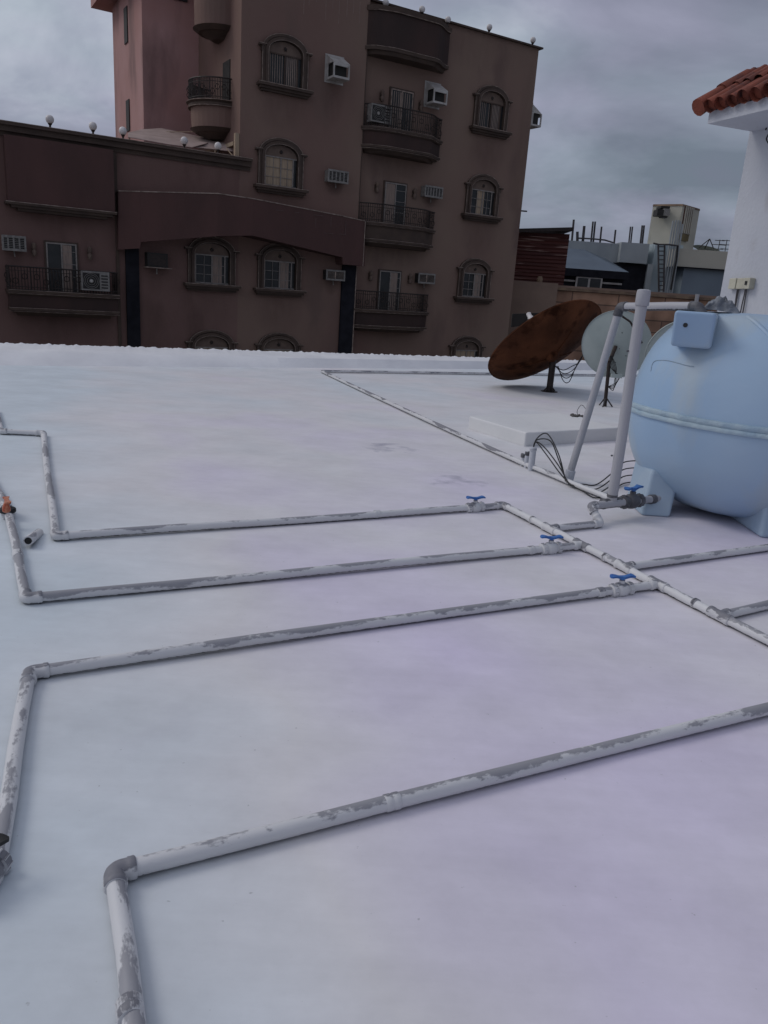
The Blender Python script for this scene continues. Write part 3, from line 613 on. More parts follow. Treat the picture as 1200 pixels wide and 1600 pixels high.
# feet
M_foot = mat('paint_splashed_foot', (0.37, 0.455, 0.54), (0.32, 0.42, 0.53), 3, 0.5, 0.2, 12)
def foot(x0, y0, x1, y1, h, tx, ty):
    b_ = [Vector((x0, y0, 0)), Vector((x1, y0, 0)), Vector((x1, y1, 0)), Vector((x0, y1, 0))]
    t_ = [p+Vector((tx, ty, h)) for p in b_]
    o = MB().hull8(b_, t_).build('foot', M_foot, tank); bev(o, .03, 4)
    return o
foot(2.12, 6.14, 2.37, 6.6, .36, .08, .15)
foot(2.92, 5.72, 3.5, 6.4, .60, .02, .10)
foot(3.65, 6.9, 4.0, 7.4, .45, -.05, -.05); foot(2.6, 7.2, 2.95, 7.55, .45, .02, -.08)
# square boss with the overflow hole, flat lid, moulded rib, scribbled line
vv_ = (TC-CAM); vv_.z = 0; vv_.normalize(); sv = Vector((vv_.y, -vv_.x, 0))
b0 = PY(1045, 484, 6.0); bR = PY(1106, 487, 6.0); bB = PY(1045, 541, 6.0)
wd_ = (bR-b0).length; ht = b0.z-bB.z
bS = bB+vv_*.09; bo = MB().hull8([bS, bS+sv*wd_, bB+sv*wd_+vv_*.5, bB+vv_*.5], [bB+Vector((0, 0, ht)), bB+sv*wd_+Vector((0, 0, ht)), bB+sv*wd_+vv_*.5+Vector((0, 0, ht)), bB+vv_*.5+Vector((0, 0, ht))]).build('overflow_boss', M_tank, tank)
bev(bo, .025, 4)
_r = ray(1071, 508); hc = CAM+_r*(((bB-CAM).dot(vv_)+.036)/_r.dot(vv_))-vv_*.008
MB().lathe([(.017, 0), (.017, .03)], hc, vv_, 16).build('overflow_hole', M_black, tank)
def on_tank(px, py, off=.004):
    r = ray(px, py).normalized(); t = 4.0
    while t < 8:
        p = CAM+r*t; q = p-TC; a = math.atan2(q.y, q.x); rad = math.hypot(q.x, q.y); h = p.z
        for i in range(len(pf)-1):
            if pf[i].z <= h <= pf[i+1].z:
                f_ = (h-pf[i].z)/max(1e-6, pf[i+1].z-pf[i].z); rr = tank_r(a, pf[i].x*(1-f_)+pf[i+1].x*f_, h)
                if rad <= rr: return p-r*off
                break
        t += .004
    return CAM+r*6.5
ln = [on_tank(*p) for p in ((1017, 580), (1019, 570), (1024, 564), (1040, 563), (1058, 567), (1072, 571), (1084, 573))]
MB().tube(bez(ln, 4), .0035, 6).build('marker_line', mat('faint_line', (.2, .26, .33), (.3, .38, .46), 20, .6), tank)
rib = [on_tank(*p, off=-.01) for p in ((1168, 496), (1175, 501), (1183, 507), (1200, 524), (1222, 550))]
MB().tube(bez(rib, 5), [.02]*(len(bez(rib, 5))), 10).build('moulded_rib', M_tank, tank, smooth=True)
# cloth weighing the lid
cl = Vector(PY(1128, 481, 6.45)); mb = MB(); nu, nv = 26, 16; vs = []; fs = []
for i in range(nu+1):
    for j in range(nv+1):
        x = (i/nu-.5); y = (j/nv-.5); e_ = max(0, 1-(2*x)**4)*max(0, 1-(2*y)**4)
        fold = .016*math.sin(x*26+y*5+2*math.sin(y*9))+.010*math.sin(y*31+x*17)
        hgt = e_*(.055+fold+.035*math.exp(-((x+.05)*4)**2)) + random.uniform(-.002, .002)
        vs.append(cl+sv*(x*.27+.012*math.sin(y*17))+vv_*(y*.22+.01*math.sin(x*21))+Vector((0, 0, hgt-.02-.04*max(0, x))))
for i in range(nu):
    for j in range(nv): fs.append((i*(nv+1)+j, (i+1)*(nv+1)+j, (i+1)*(nv+1)+j+1, i*(nv+1)+j+1))
mb.add(vs, fs); co = mb.build('cloth', M_cloth)
sm = co.modifiers.new('solid', 'SOLIDIFY'); sm.thickness = .006
tag(co, 'crumpled grey cloth lying on top of the blue water tank', 'cloth')

# ------------------------------------------------------------------ satellite dishes
def perp_basis(nv):
    nv = Vector(nv).normalized(); ref = Vector((0, 0, 1)) if abs(nv.z) < .95 else Vector((1, 0, 0))
    a = nv.cross(ref).normalized(); return a, nv.cross(a).normalized(), nv
def dish_mesh(c, nv, R0, depth, th=.012, n=56, wob=0.0):
    a, b, nn = perp_basis(nv); mb = MB(); vs = []; fs = []; K = 10
    rings = [(R0*k/K, depth*(k/K)**2) for k in range(K+1)]
    rings = rings[1:]+[(R0+.012, depth+.004), (R0+.012, depth-.02)]+[(r, h-th) for r, h in rings[::-1][:-1]]
    for r, h in rings:
        for k in range(n):
            an = 2*math.pi*k/n; w_ = wob*math.sin(3*an+1)*(r/R0)**2; vs.append(c+nn*(h+w_)+(a*math.cos(an)+b*math.sin(an))*r)
    for i in range(len(rings)-1):
        for k in range(n):
            k2 = (k+1) % n; fs.append((i*n+k, i*n+k2, (i+1)*n+k2, (i+1)*n+k))
    fs.append(tuple(range(n))[::-1]); fs.append(tuple((len(rings)-1)*n+k for k in range(n)))
    return mb.add(vs, fs)
def cam2w(x, y, z):
    v = Vector((x, y, z)); return Vector((cx.dot(v), cy.dot(v), cz.dot(v)))
# big rusty dish
ft = G(858, 612)
dc = PY(854, 541, ft.y); vdir = (dc-CAM).normalized()
nrm = (vdir*.34+cam2w(-.491, -.871, 0).normalized()*.925).normalized()
big = thing('satellite_dish', ft, 'large rust-brown dish tipped on its short post behind the white plinth', 'satellite dish')
dish_mesh(dc-nrm*.22, nrm, 1.14, .32, wob=.012).build('reflector', M_rust, big, smooth=50)
bc = dc-nrm*.25
MB().tube([ft, Vector((ft.x, ft.y, bc.z-.06))], .062, 16).build('post', M_iron, big, smooth=True)
mb = MB(); a, b, nn = perp_basis(nrm)
mb.tube([Vector((ft.x, ft.y, bc.z-.08)), bc], .05, 10); mb.lathe([(.10, 0), (.13, .05), (.13, .09)], bc-nrm*.05, nrm, 20)
for k in range(8):
    if k % 3: continue
    an = 2*math.pi*k/8; d_ = a*math.cos(an)+b*math.sin(an); mb.tube([bc+d_*.15-nrm*.0, dc-nrm*.22+d_*.62+nrm*.075], .012, 6)
mb.build('back_frame', M_rust, big)
fp = dc+nrm*.68; mb = MB()
for k in range(3):
    an = R(40+120*k); mb.tube([dc-nrm*.22+(a*math.cos(an)+b*math.sin(an))*1.10+nrm*.30, fp], .016, 8)
mb.build('feed_arms', M_iron, big)
MB().lathe([(.03, -.10), (.055, -.08), (.06, .0), (.045, .03), (.05, .10), (.02, .12)], fp, nrm, 14).build('feed_horn', M_globe, big, smooth=True)
kk = PY(818, 497, ft.y+.4); mb = MB()
ex = (PY(866, 492, ft.y+.4)-kk)
mb.prism([kk-ex*.38+Vector((0, 0, -.15)), kk+ex+Vector((0, 0, -.12)), kk+ex+Vector((0, 0, .05)), kk-ex*.38+Vector((0, 0, .1))], (0, .05, 0)); mb.build('mount_plate', M_dark, big)
mb = MB()
for k in range(4):
    an = math.pi/2*k+.5; q = ft+Vector((math.cos(an)*.13, math.sin(an)*.13, 0)); mb.tube([q, q+Vector((0, 0, .02)), ft+Vector((0, 0, .14))], .012, 6)
mb.lathe([(.16, 0), (.16, .012)], ft, n=16); mb.build('base_plate', M_iron, big)
for k in range(4):
    p = PY(866+k*2, 572, ft.y-.05); q = PY(905-2*k, 566+k*3, ft.y-.6)
    mb = MB().tube(bez([p, p.lerp(q, .4)+Vector((0, 0, -.1-.05*k)), p.lerp(q, .75)+Vector((0, 0, -.05-.07*k)), q, q+Vector((.05, 0, .14))], 8), .008, 6)
    mb.build('cable', M_black, big)
# pale dish
f2_ = G(945, 635)
dc2 = PY(962, 541, f2_.y+.15); v2 = (dc2-CAM).normalized()
n2_ = (v2*.96+cam2w(.10, -.28, 0)).normalized()
pd = thing('satellite_dish', f2_, 'round pale grey dish on a dark leaning post beside the rusty one', 'satellite dish')
dish_mesh(dc2, n2_, .565, .12).build('reflector', M_dish, pd, smooth=50)
mb = MB(); tp = PY(952, 566, f2_.y-.02)
mb.tube([f2_, tp], .03, 10); mb.tube([tp, dc2-n2_*.02], .035, 8)
mb.build('post', M_iron, pd)
mb = MB()
for k in range(3):
    an = 2.1*k; q = f2_+Vector((math.cos(an)*.13, math.sin(an)*.13, 0)); mb.tube([q, f2_.lerp(tp, .22)], .012, 6)
mb.build('base_struts', M_rebar, pd)
mb = MB().tube([PY(969, 492, f2_.y-.1), PY(985, 503, f2_.y-.1), PY(1003, 536, f2_.y-.05)], .017, 6); mb.build('rim_bar', M_iron, pd)
for k in range(5):
    p = PY(953+k*.7, 556, f2_.y-.08); q = PY(968-2*k, 588+k*2, f2_.y-.08)
    MB().tube(bez([p, PY(955+k*2, 575, f2_.y-.1), q, PY(962-k, 598+3*k, f2_.y-.1), PY(950, 604, f2_.y-.05)], 8), .006, 6).build('cable', M_black, pd)
MB().box(PY(955, 590, f2_.y-.1), PY(970, 584, f2_.y+.0)).build('feed_bracket', M_dish, pd)
mb = MB()
for (px, py) in ((955, 545), (968, 545), (978, 556), (962, 566), (972, 520)): mb.lathe([(.009, 0), (.006, .006)], PY(px, py, f2_.y+.08), (0, -1, 0), 8)
mb.build('bolts', M_black, pd)
# third dish behind the tank
Y3 = 10.6; dc3 = PY(1070, 560, Y3)
td = thing('satellite_dish', (dc3.x, dc3.y, 0), 'pale grey dish mostly hidden behind the blue tank', 'satellite dish')
dish_mesh(dc3, (0.15, .93, .35), .50, .1).build('reflector', M_dish, td, smooth=50)
MB().tube([(dc3.x, dc3.y-.03, 0), (dc3.x, dc3.y-.03, dc3.z)], .03, 10).build('post', M_iron, td)

# ------------------------------------------------------------------ stair house at right
SY = R(21.0)
ydir = Vector((-math.sin(SY), math.cos(SY), 0)); xdir = Vector((math.cos(SY), math.sin(SY), 0))
hc_ = PY(1140, 380, 8.7); hc_.z = 0                 # far left corner
WH = PY(1171, 203, 8.7).z
house = thing('stair_house', hc_, 'white stair house with a clay tiled roof standing on the roof at the right edge', 'house')
b4_ = [hc_, hc_-ydir*3.2, hc_-ydir*3.2+xdir*3, hc_+xdir*3]
MB().hull8([p.copy() for p in b4_], [p+Vector((0, 0, WH)) for p in b4_]).build('wall', M_white, house)
# eave slab, placed from the photograph at its height
EZ = WH
_r = ray(1106, 190); ec = CAM+_r*((WH-EYE)/_r.z); ec.z = 0
e4 = [ec, ec-ydir*4.0, ec-ydir*4.0+xdir*4.2, ec+xdir*4.2]
MB().hull8([p+Vector((0, 0, EZ-.02)) for p in e4], [p+Vector((0, 0, EZ+.09)) for p in e4]).build('eave', M_white, house)
mb = MB(); sl = .66; per = .145; RUN = .56
def tl(p, up_, t): return p
for i in range(26):                                    # courses of barrel tiles climbing from the left eave
    base = ec-ydir*(i*per-.06)-xdir*.07+Vector((0, 0, EZ+.125))
    for j in range(2):
        s0 = base+xdir*(j*.30)+Vector((0, 0, j*.30*sl)); dirv = (xdir+Vector((0, 0, sl))).normalized()
        if j*.30 > 1.6: break
        rj = .060+random.uniform(-.004, .004); jit = Vector((random.uniform(-.008, .008), random.uniform(-.01, .01), random.uniform(-.006, .006)))
        mb.tube([s0+jit-dirv*.02, s0+jit+dirv*.36], [rj*1.08, rj*.84], 12, caps=False)
        if j == 0: mb.tube([s0+jit+dirv*.03, s0+jit+dirv*.035], rj*.98, 10)
hr = [ec+Vector((0, 0, EZ+.101)), ec-ydir*4+Vector((0, 0, EZ+.101)), ec-ydir*4+xdir*RUN+Vector((0, 0, EZ+.101+RUN*sl)), ec+xdir*RUN+Vector((0, 0, EZ+.101+RUN*sl)), ec-ydir*4+xdir*RUN*2+Vector((0, 0, EZ+.101)), ec+xdir*RUN*2+Vector((0, 0, EZ+.101))]
mb.add(hr, [(0, 1, 2, 3), (3, 2, 4, 5), (0, 3, 5)])
for k in range(14):
    s0 = ec+ydir*.04+xdir*RUN-ydir*(.29*k)+Vector((0, 0, EZ+.12+RUN*sl)); mb.tube([s0, s0-ydir*.33], [.085, .068], 12)
for k in range(2):                                     # rounded hip tiles along the far edge
    s0 = ec+ydir*.06-xdir*.07+Vector((0, 0, EZ+.14))+(xdir+Vector((0, 0, sl)))*.26*k; dirv = (xdir+Vector((0, 0, sl))).normalized()
    mb.tube([s0-dirv*.03, s0+dirv*.32], [.085, .066], 12)
mb.build('tiled_roof', M_tile, house, smooth=True)
# junction boxes on the left wall
def on_wall(px, py, out=0.0):
    r = ray(px, py); nn = -xdir; t = (hc_-CAM).dot(nn)/r.dot(nn); return CAM+r*t+nn*out
jb = thing('junction_boxes', on_wall(1160, 448), 'three small yellowed switch boxes in a row on the white stair house wall', 'switch box')
pA = on_wall(1142, 452); pB = on_wall(1179, 452); zz0 = pA.z; hgt = on_wall(1160, 436).z-on_wall(1160, 453).z
for k in range(3):
    a_ = pA.lerp(pB, k/3+.02); b_ = pA.lerp(pB, (k+1)/3-.02); dep = -xdir*(.05 if k < 2 else .075)
    o = MB().prism([a_, b_, b_+Vector((0, 0, hgt)), a_+Vector((0, 0, hgt))], dep).build('box', M_box, jb); bev(o, .006)
sw = pA.lerp(pB, .80)+Vector((0, 0, hgt*.35))-xdir*.076
MB().prism([sw, sw+(pB-pA)*.08, sw+(pB-pA)*.08+Vector((0, 0, hgt*.35)), sw+Vector((0, 0, hgt*.35))], -xdir*.006).build('switch', M_black, jb)
mb = MB()
for f_, off_ in ((.35, .03), (.40, .0), (.68, -.02), (.74, .02)):
    p = pA.lerp(pB, f_)-xdir*.02; mb.tube(bez([p, p+Vector((0, 0, -.06)), p+(pB-pA)*off_+Vector((0, 0, -.22)), p+(pB-pA)*off_*.5+Vector((0, 0, -.5))], 6), .006, 6)
mb.build('wires', M_rebar, jb)
hk = on_wall(1197, 212, .02)
ho = MB().tube(bez([hk+Vector((0, 0, .05)), hk+Vector((.0, -.05, .09)), hk+Vector((.01, -.10, .04)), hk+Vector((0, -.06, -.04)), hk+Vector((0, -.14, -.10))], 6), .007, 6).build('wire_loop', M_black)
tag(ho, 'short loop of black wire high on the white stair house wall under the eave', 'wire')

# ------------------------------------------------------------------ apartment building (facade frame)
AZ = R(58.5); DF = 26.93
uu = Vector((math.sin(AZ), math.cos(AZ), 0)); wwn = Vector((math.cos(AZ), -math.sin(AZ), 0))
FRZ = math.pi/2-AZ
def FT(p): return uu*p[0]+wwn*(-DF+p[1])+Vector((0, 0, p[2]))      # (u, w outward, z)
def FPx(px, py, w_=0.0):
    r = ray(px, py); t = (-DF+w_-CAM.dot(wwn))/r.dot(wwn); p = CAM+r*t; return p.dot(uu), p.z
apt = thing('apartment_building', FT((10, 0, -10)), 'dark brown apartment building with arched windows and curved balconies across the street', 'building', FRZ)
def F(): return MB(FT)
def fb(name, a, b, mt, parent=apt): return F().box(a, b).build(name, mt, parent)
fb('wall', (-9, 0, -10), (9.83, -12, 4.9), M_wallr)
fb('wall', (9.83, 0, -10), (14.5, -12, 12.9), M_wall)
fb('wall', (14.5, -.25, -10), (22.42, -12, 11.33), M_wall)
fb('wall', (7.78, -4.5, 4.9), (9.83, -9.2, 11.75), M_pink)
fb('roof_slab', (7.1, -3.9, 11.75), (9.83, -9.9, 12.2), M_pink)
fb('parapet', (-9, 0, 4.9), (9.82, -.22, 5.38), M_wallr)
o = F(); o.box((-9, .06, 5.22), (10.2, .002, 5.34)).box((-9, .17, 5.34), (10.2, .002, 5.50)).box((-9, .27, 5.50), (10.2, -.26, 5.58)).build('cornice', M_trim, apt)
F().box((-9, .285, 5.58), (10.2, -.26, 5.60)).build('cornice_edge', M_trimL, apt)
fb('coping', (14.5, -.13, 11.33), (22.55, -.6, 11.39), M_trim)
# flush joint between left bay and middle
fb('pilaster', (5.70, .05, -10), (5.80, .002, 5.2), M_trim)
fb('pilaster', (5.99, .10, -10), (6.41, .002, 2.6), M_slot); fb('pilaster', (13.9, .10, -10), (14.46, .002, 2.6), M_slot)
fb('pilaster_edge', (14.461, .11, -10), (14.50, .002, 2.4), M_trimL)
fb('joint', (14.47, .012, 2.6), (14.50, .002, 11), M_trim)
# slits and windows of the pink stair tower
for (w0, w1, z0, z1) in ((-6.6, -7.1, 6.95, 8.05), (-6.6, -7.1, 10.0, 11.2)):
    fb('window', (7.775, w0, z0), (7.74, w1, z1), M_dark)
fb('window', (8.75, -4.49, 11.15), (9.4, -4.44, 11.7), M_glass)
# ---- canopy fascia
wl = .35; wa = 1.15
def FQ(px, py, w_):
    u_, z_ = FPx(px, py, w_); return (u_, w_, z_)
tops = [FQ(185, 299, wl), FQ(340, 303, wa*.93), FQ(395, 311, wa), FQ(570, 346, wl+.1)]
bots = [FQ(185, 390, wl), FQ(340, 369, wa*.93), FQ(395, 368, wa), FQ(570, 416, wl+.1)]
bots_mid = [bots[0], FQ(219, 388, wl+.17), FQ(220, 378, wl+.17), bots[1], bots[2], FQ(535, 402, wl+.25), FQ(536, 413, wl+.25), bots[3]]
tops_mid = [tops[0], FQ(219, 300, wl+.17), FQ(220, 300, wl+.17), tops[1], tops[2], FQ(535, 338, wl+.25), FQ(536, 338.3, wl+.25), tops[3]]
mb = F(); k = len(tops_mid); back = 0.003
vs = [*tops_mid, *bots_mid, *[(p[0], back, p[2]) for p in tops_mid], *[(p[0], back, p[2]) for p in bots_mid]]
fs = []
for i in range(k-1):
    fs += [(i, i+1, k+i+1, k+i), (i, 2*k+i, 2*k+i+1, i+1), (k+i, k+i+1, 3*k+i+1, 3*k+i)]
fs += [(0, k, 3*k, 2*k), (k-1, 3*k-1, 4*k-1, 2*k-1)]
mb.add(vs, fs); mb.build('canopy', M_wall2, apt)
mb = F()
for i in range(k-1):
    a, b = tops_mid[i], tops_mid[i+1]
    if abs(a[0]-b[0]) < .05: continue
    mb.add([(a[0], a[1]+.012, a[2]-.0), (b[0], b[1]+.012, b[2]-.0), (b[0], b[1]+.012, b[2]+.03), (a[0], a[1]+.012, a[2]+.03), (a[0], 0.004, a[2]+.0), (b[0], 0.004, b[2]+.0), (b[0], 0.004, b[2]+.03), (a[0], .004, a[2]+.03)], [(0, 1, 2, 3), (3, 2, 6, 7), (0, 4, 5, 1), (0, 3, 7, 4), (1, 5, 6, 2)])
a = tops_mid[-1]; b = bots_mid[-1]
mb.box((a[0]+.004, a[1]+.02, b[2]), (a[0]+.03, a[1]-.02, a[2])); mb.build('canopy_edge', M_trimL, apt)  # pale ledge strip along the canopy top, its highlight put into the colour
# faint scratched outlines left on the canopy face
mb = F()
def on_can(px, py):
    a, b = tops_mid[4], tops_mid[5]
    lo_, hi_ = 0.0, 1.0
    for s_ in range(40):
        t = s_/39; u_, z_ = FPx(px, py, a[1]+(b[1]-a[1])*t)
        if u_ <= a[0]+(b[0]-a[0])*t: return (u_, a[1]+(b[1]-a[1])*t+.004, z_)
    return (u_, b[1]+.004, z_)
for (p, q) in (((430, 328), (442, 330)), ((459, 332), (467, 333)), ((459, 332), (459, 343)), ((490, 336), (504, 338)), ((493, 341), (493, 356)), ((517, 339), (516, 354)), ((505, 363), (520, 366)), ((530, 366), (540, 367)), ((540, 345), (538, 366))):
    a = on_can(*p); b = on_can(*q)
    if abs(a[0]-b[0]) > abs(a[2]-b[2]): mb.box((a[0], a[1], min(a[2], b[2])), (b[0], a[1]+.003, min(a[2], b[2])+.018))
    else: mb.box((a[0], a[1], a[2]), (a[0]+.02, a[1]+.003, b[2]))
mb.build('scratches', mat('scratch', (.13, .085, .08), (.1, .07, .065), 20, .9), apt)

# ---- arched windows
def arch_pts(hw, zs, rise, n=14): return [(hw*math.cos(math.pi*i/n), zs+rise*math.sin(math.pi*i/n)) for i in range(n+1)]
def arch_band(mb, uc, w0, w1, hi, ho, zb, zs, ri, ro, n=14):
    """frame: two jambs and an arch between inner and outer outline, from depth w0 to w1"""
    inn = [(hi, zb)]+arch_pts(hi, zs, ri, n)+[(-hi, zb)]; out = [(ho, zb)]+arch_pts(ho, zs, ro, n)+[(-ho, zb)]
    k = len(inn); vs = []
    for (x, z) in inn: vs.append((uc+x, w1, z))
    for (x, z) in out: vs.append((uc+x, w1, z))
    for (x, z) in inn: vs.append((uc+x, w0, z))
    for (x, z) in out: vs.append((uc+x, w0, z))
    fs = []
    for i in range(k-1):
        fs += [(i, k+i, k+i+1, i+1), (i, i+1, 2*k+i+1, 2*k+i), (k+i, 3*k+i, 3*k+i+1, k+i+1)]
    fs += [(0, 2*k, 3*k, k), (k-1, 2*k-1, 4*k-1, 3*k-1)]
    mb.add(vs, fs)
def arch_window(uc, s, w0=0.0, style='blind', seed=0):
    rnd = random.Random(seed)
    zs = s+1.28; hw = .56
    fr = F()
    arch_band(fr, uc, w0+.002, w0+.16, hw+.06, hw+.16, s+.22, zs-.06, .36, .46)
    arch_band(fr, uc, w0+.002, w0+.11, hw+.162, hw+.27, s+.22, zs-.04, .462, .545)
    fr.box((uc-.86, w0+.13, zs-.12), (uc-hw-.27, w0+.002, zs+.03)); fr.box((uc+hw+.27, w0+.13, zs-.12), (uc+.86, w0+.002, zs+.03))   # ears
    fr.box((uc-.95, w0+.17, zs+.03), (uc-hw-.22, w0+.002, zs+.09)); fr.box((uc+hw+.22, w0+.17, zs+.03), (uc+.95, w0+.002, zs+.09))
    fr.box((uc-.98, w0+.30, s+.13), (uc+.98, w0+.002, s+.22)); fr.box((uc-.92, w0+.22, s+.05), (uc+.92, w0+.002, s+.129)); fr.box((uc-.86, w0+.14, s-.02), (uc+.86, w0+.002, s+.049))
    root = fr.build('window', M_trim, apt)
    ed = F()
    arch_band(ed, uc, w0+.158, w0+.166, hw+.058, hw+.072, s+.225, zs-.06, .358, .37)
    arch_band(ed, uc, w0+.108, w0+.118, hw+.255, hw+.272, s+.225, zs-.04, .535, .55)
    ed.box((uc-.985, w0+.31, s+.205), (uc+.985, w0+.29, s+.226)); ed.box((uc-.955, w0+.175, zs+.078), (uc-.70, w0+.16, zs+.094)); ed.box((uc+.70, w0+.175, zs+.078), (uc+.955, w0+.16, zs+.094))
    ed.build('edge_moulding', M_trimL, root)
    gl = F(); pp = [(hw+.05, s+.225)]+arch_pts(hw+.05, zs-.06, .35)+[(-hw-.05, s+.225)]
    gl.add([(uc+x, w0+.02, z) for x, z in pp], [tuple(range(len(pp)))]); gl.build('glass', M_glass, root)
    zt_ = zs-.13
    ln_ = F(); pp = arch_pts(hw+.045, zt_+.03, .38); ln_.add([(uc+x, w0+.035, z) for x, z in pp], [tuple(range(len(pp)))])
    ln_.lathe([(.075, 0), (.06, .02)], (uc, w0+.036, zt_+.2), (0, 1, 0), 12); ln_.build('lunette', M_lun, root)
    F().lathe([(.06, 0), (.05, .02)], (uc, w0+.058, zt_+.2), (0, 1, 0), 12).build('rosette', M_iron, root)
    fm = F(); z0 = s+.235
    fm.box((uc-hw-.03, w0+.06, zt_), (uc+hw+.03, w0+.03, zt_+.04)); fm.box((uc-hw-.03, w0+.06, z0), (uc+hw+.03, w0+.03, z0+.04))
    fm.box((uc-hw-.03, w0+.06, z0), (uc-hw+.01, w0+.03, zt_)); fm.box((uc+hw-.12, w0+.06, z0), (uc+hw-.08, w0+.03, zt_)); fm.box((uc-.02, w0+.065, z0), (uc+.02, w0+.03, zt_))
    if style in ('grid', 'split', 'mixed'):
        for t in (.33, .66): fm.box((uc-hw, w0+.05, z0+(zt_-z0)*t-.008), (uc+hw-.1, w0+.034, z0+(zt_-z0)*t+.008))
        for t in (.25, ): fm.box((uc-hw+.28, w0+.05, z0), (uc-hw+.296, w0+.034, zt_)); fm.box((uc+.24, w0+.05, z0), (uc+.256, w0+.034, zt_))
    fm.build('frame', M_trim if style == 'blind' else M_alu, root)
    cu = F()
    if style == 'blind':
        x = -hw+.03
        while x < hw-.14:
            if rnd.random() > .15 or x > 0: cu.box((uc+x, w0+.03, z0+.04), (uc+x+(.035 if x > .05 else .022), w0+.026, zt_))
            x += .07 if x > .05 else .085
        cu.build('blind', M_curt, root)
    elif style == 'grid':
        cu.box((uc-hw+.01, w0+.03, z0+.04), (uc+hw-.12, w0+.024, zt_)); cu.build('curtain', M_curtc, root)
    elif style == 'split':
        cu.box((uc+.02, w0+.03, z0+.04), (uc+hw-.2, w0+.024, zt_)); cu.build('curtain', M_curt, root)
    else:
        cu.box((uc-.28, w0+.03, z0+.04), (uc+.10, w0+.024, zt_)); cu.build('curtain', M_curtc, root)
    return root
for i, (uc, s, w0, stl) in enumerate(((11.36, 7.78, 0, 'blind'), (11.31, 4.62, 0, 'grid'), (8.87, 1.22, 0, 'split'), (11.37, 1.20, 0, 'split'), (8.87, -1.88, 0, 'grid'), (11.42, -1.90, 0, 'grid'),
        (20.3, 7.84, -.25, 'blind'), (20.28, 4.62, -.25, 'mixed'), (20.26, 1.38, -.25, 'split'), (20.2, -1.78, -.25, 'grid'))):
    arch_window(uc, s, w0, stl, i)

# ---- balconies
def bay(t, flat=.22, bulge=.72):      # depth of the curved balcony along its width, t 0..1
    if t < .06: return flat+(bulge-flat)*.5*(t/.06)
    f_ = min(1, (t-.0)/.30); g_ = min(1, (1-t)/.26)
    sm_ = lambda x: x*x*(3-2*x)
    return flat+(bulge-flat)*min(1, .5+.5*sm_(f_))*sm_(g_)
def bay_ring(u0, u1, off=0.0, N=26, straight=False):
    out = []
    for i in range(N+1):
        t = i/N; d_ = (.62 if straight else bay(t))+off
        out.append((u0+(u1-u0)*t, d_))
    return out
def bay_solid(mb, u0, u1, z0, z1, w0, o0=0.0, o1=0.0, straight=False):
    a = bay_ring(u0, u1, o0, straight=straight); b = bay_ring(u0, u1, o1, straight=straight); k = len(a)
    bot = [(u0, w0, z0)]+[(x, w0+d, z0) for x, d in a]+[(u1, w0, z0)]; top = [(u0, w0, z1)]+[(x, w0+d, z1) for x, d in b]+[(u1, w0, z1)]
    mb.hull8(bot, top)
def rail_part(mb, pts, z0, z1, step=.085, seed=1):
    """ironwork along a polyline of (u, w)"""
    rnd = random.Random(seed)
    for zz, r in ((z1, .024), (z1-.12, .010), (z0+.10, .012), (z0+.02, .012)):
        mb.tube([(x, w_, zz) for x, w_ in pts], r, 5)
    L = 0; nxt = 0; idx = 0
    for (a, b) in zip(pts[:-1], pts[1:]):
        sl_ = math.hypot(b[0]-a[0], b[1]-a[1])
        while nxt <= L+sl_:
            f_ = (nxt-L)/max(sl_, 1e-6); x = a[0]+(b[0]-a[0])*f_; w_ = a[1]+(b[1]-a[1])*f_
            mb.tube([(x, w_, z0), (x, w_, z1)], .0125 if idx % 7 else .021, 4)
            if idx % 7 in (2, 5):
                zc = z0+.1+(z1-z0-.22)*(.35 if idx % 2 else .65)
                rr = .075; ring = [(x+rr*math.cos(t_), w_, zc+rr*1.15*math.sin(t_)) for t_ in [math.pi*2*q/8 for q in range(9)]]
                mb.tube(ring, .013, 4, caps=False)
            idx += 1; nxt += step
        L += sl_
def balcony(u0, u1, zd, zb, zr, w0, mt, straight=False, rail=True, name='balcony'):
    mb = F()
    bay_solid(mb, u0+.04, u1-.04, zb+.18, zd-.14, w0+.001, -.05, -.02, straight)      # apron
    root = mb.build(name, mt, apt)
    mb = F()
    bay_solid(mb, u0, u1, zd-.14, zd-.08, w0+.001, .02, .05, straight); bay_solid(mb, u0-.02, u1+.02, zd-.079, zd, w0+.001, .07, .07, straight)
    bay_solid(mb, u0+.02, u1-.02, zb+.10, zb+.18, w0+.001, .03, .03, straight); bay_solid(mb, u0+.12, u1-.12, zb+.03, zb+.099, w0+.001, -.05, .0, straight); bay_solid(mb, u0+.25, u1-.25, zb-.06, zb+.029, w0+.001, -.18, -.08, straight)
    mb.build('moulding', M_trim, root)
    mb = F()
    for z_, off_ in ((zd-.004, .078), (zd-.10, .058), (zb+.176, .038), (zb+.07, .006)):
        q = bay_ring(u0-.0, u1+.0, off_, straight=straight); mb.tube([(x, w0+d, z_) for x, d in q], .008, 4)
    mb.build('edge_line', M_trimL, root)
    if rail:
        q = bay_ring(u0+.04, u1-.04, -.02, straight=straight); pts = [(u0+.04, w0+.02)]+[(x, w0+d) for x, d in q]+[(u1-.04, w0+.02)]
        mb = F(); rail_part(mb, pts, zd, zr, seed=int(zd*10)); mb.build('railing', M_iron, root)
    return root
RB = (14.42, 17.95)
balcony(*RB, 7.28, 6.50, 8.02, -.25, M_apron); balcony(*RB, 4.05, 3.28, 4.70, -.25, M_trim); balcony(*RB, .90, .12, 1.57, -.25, M_apron)
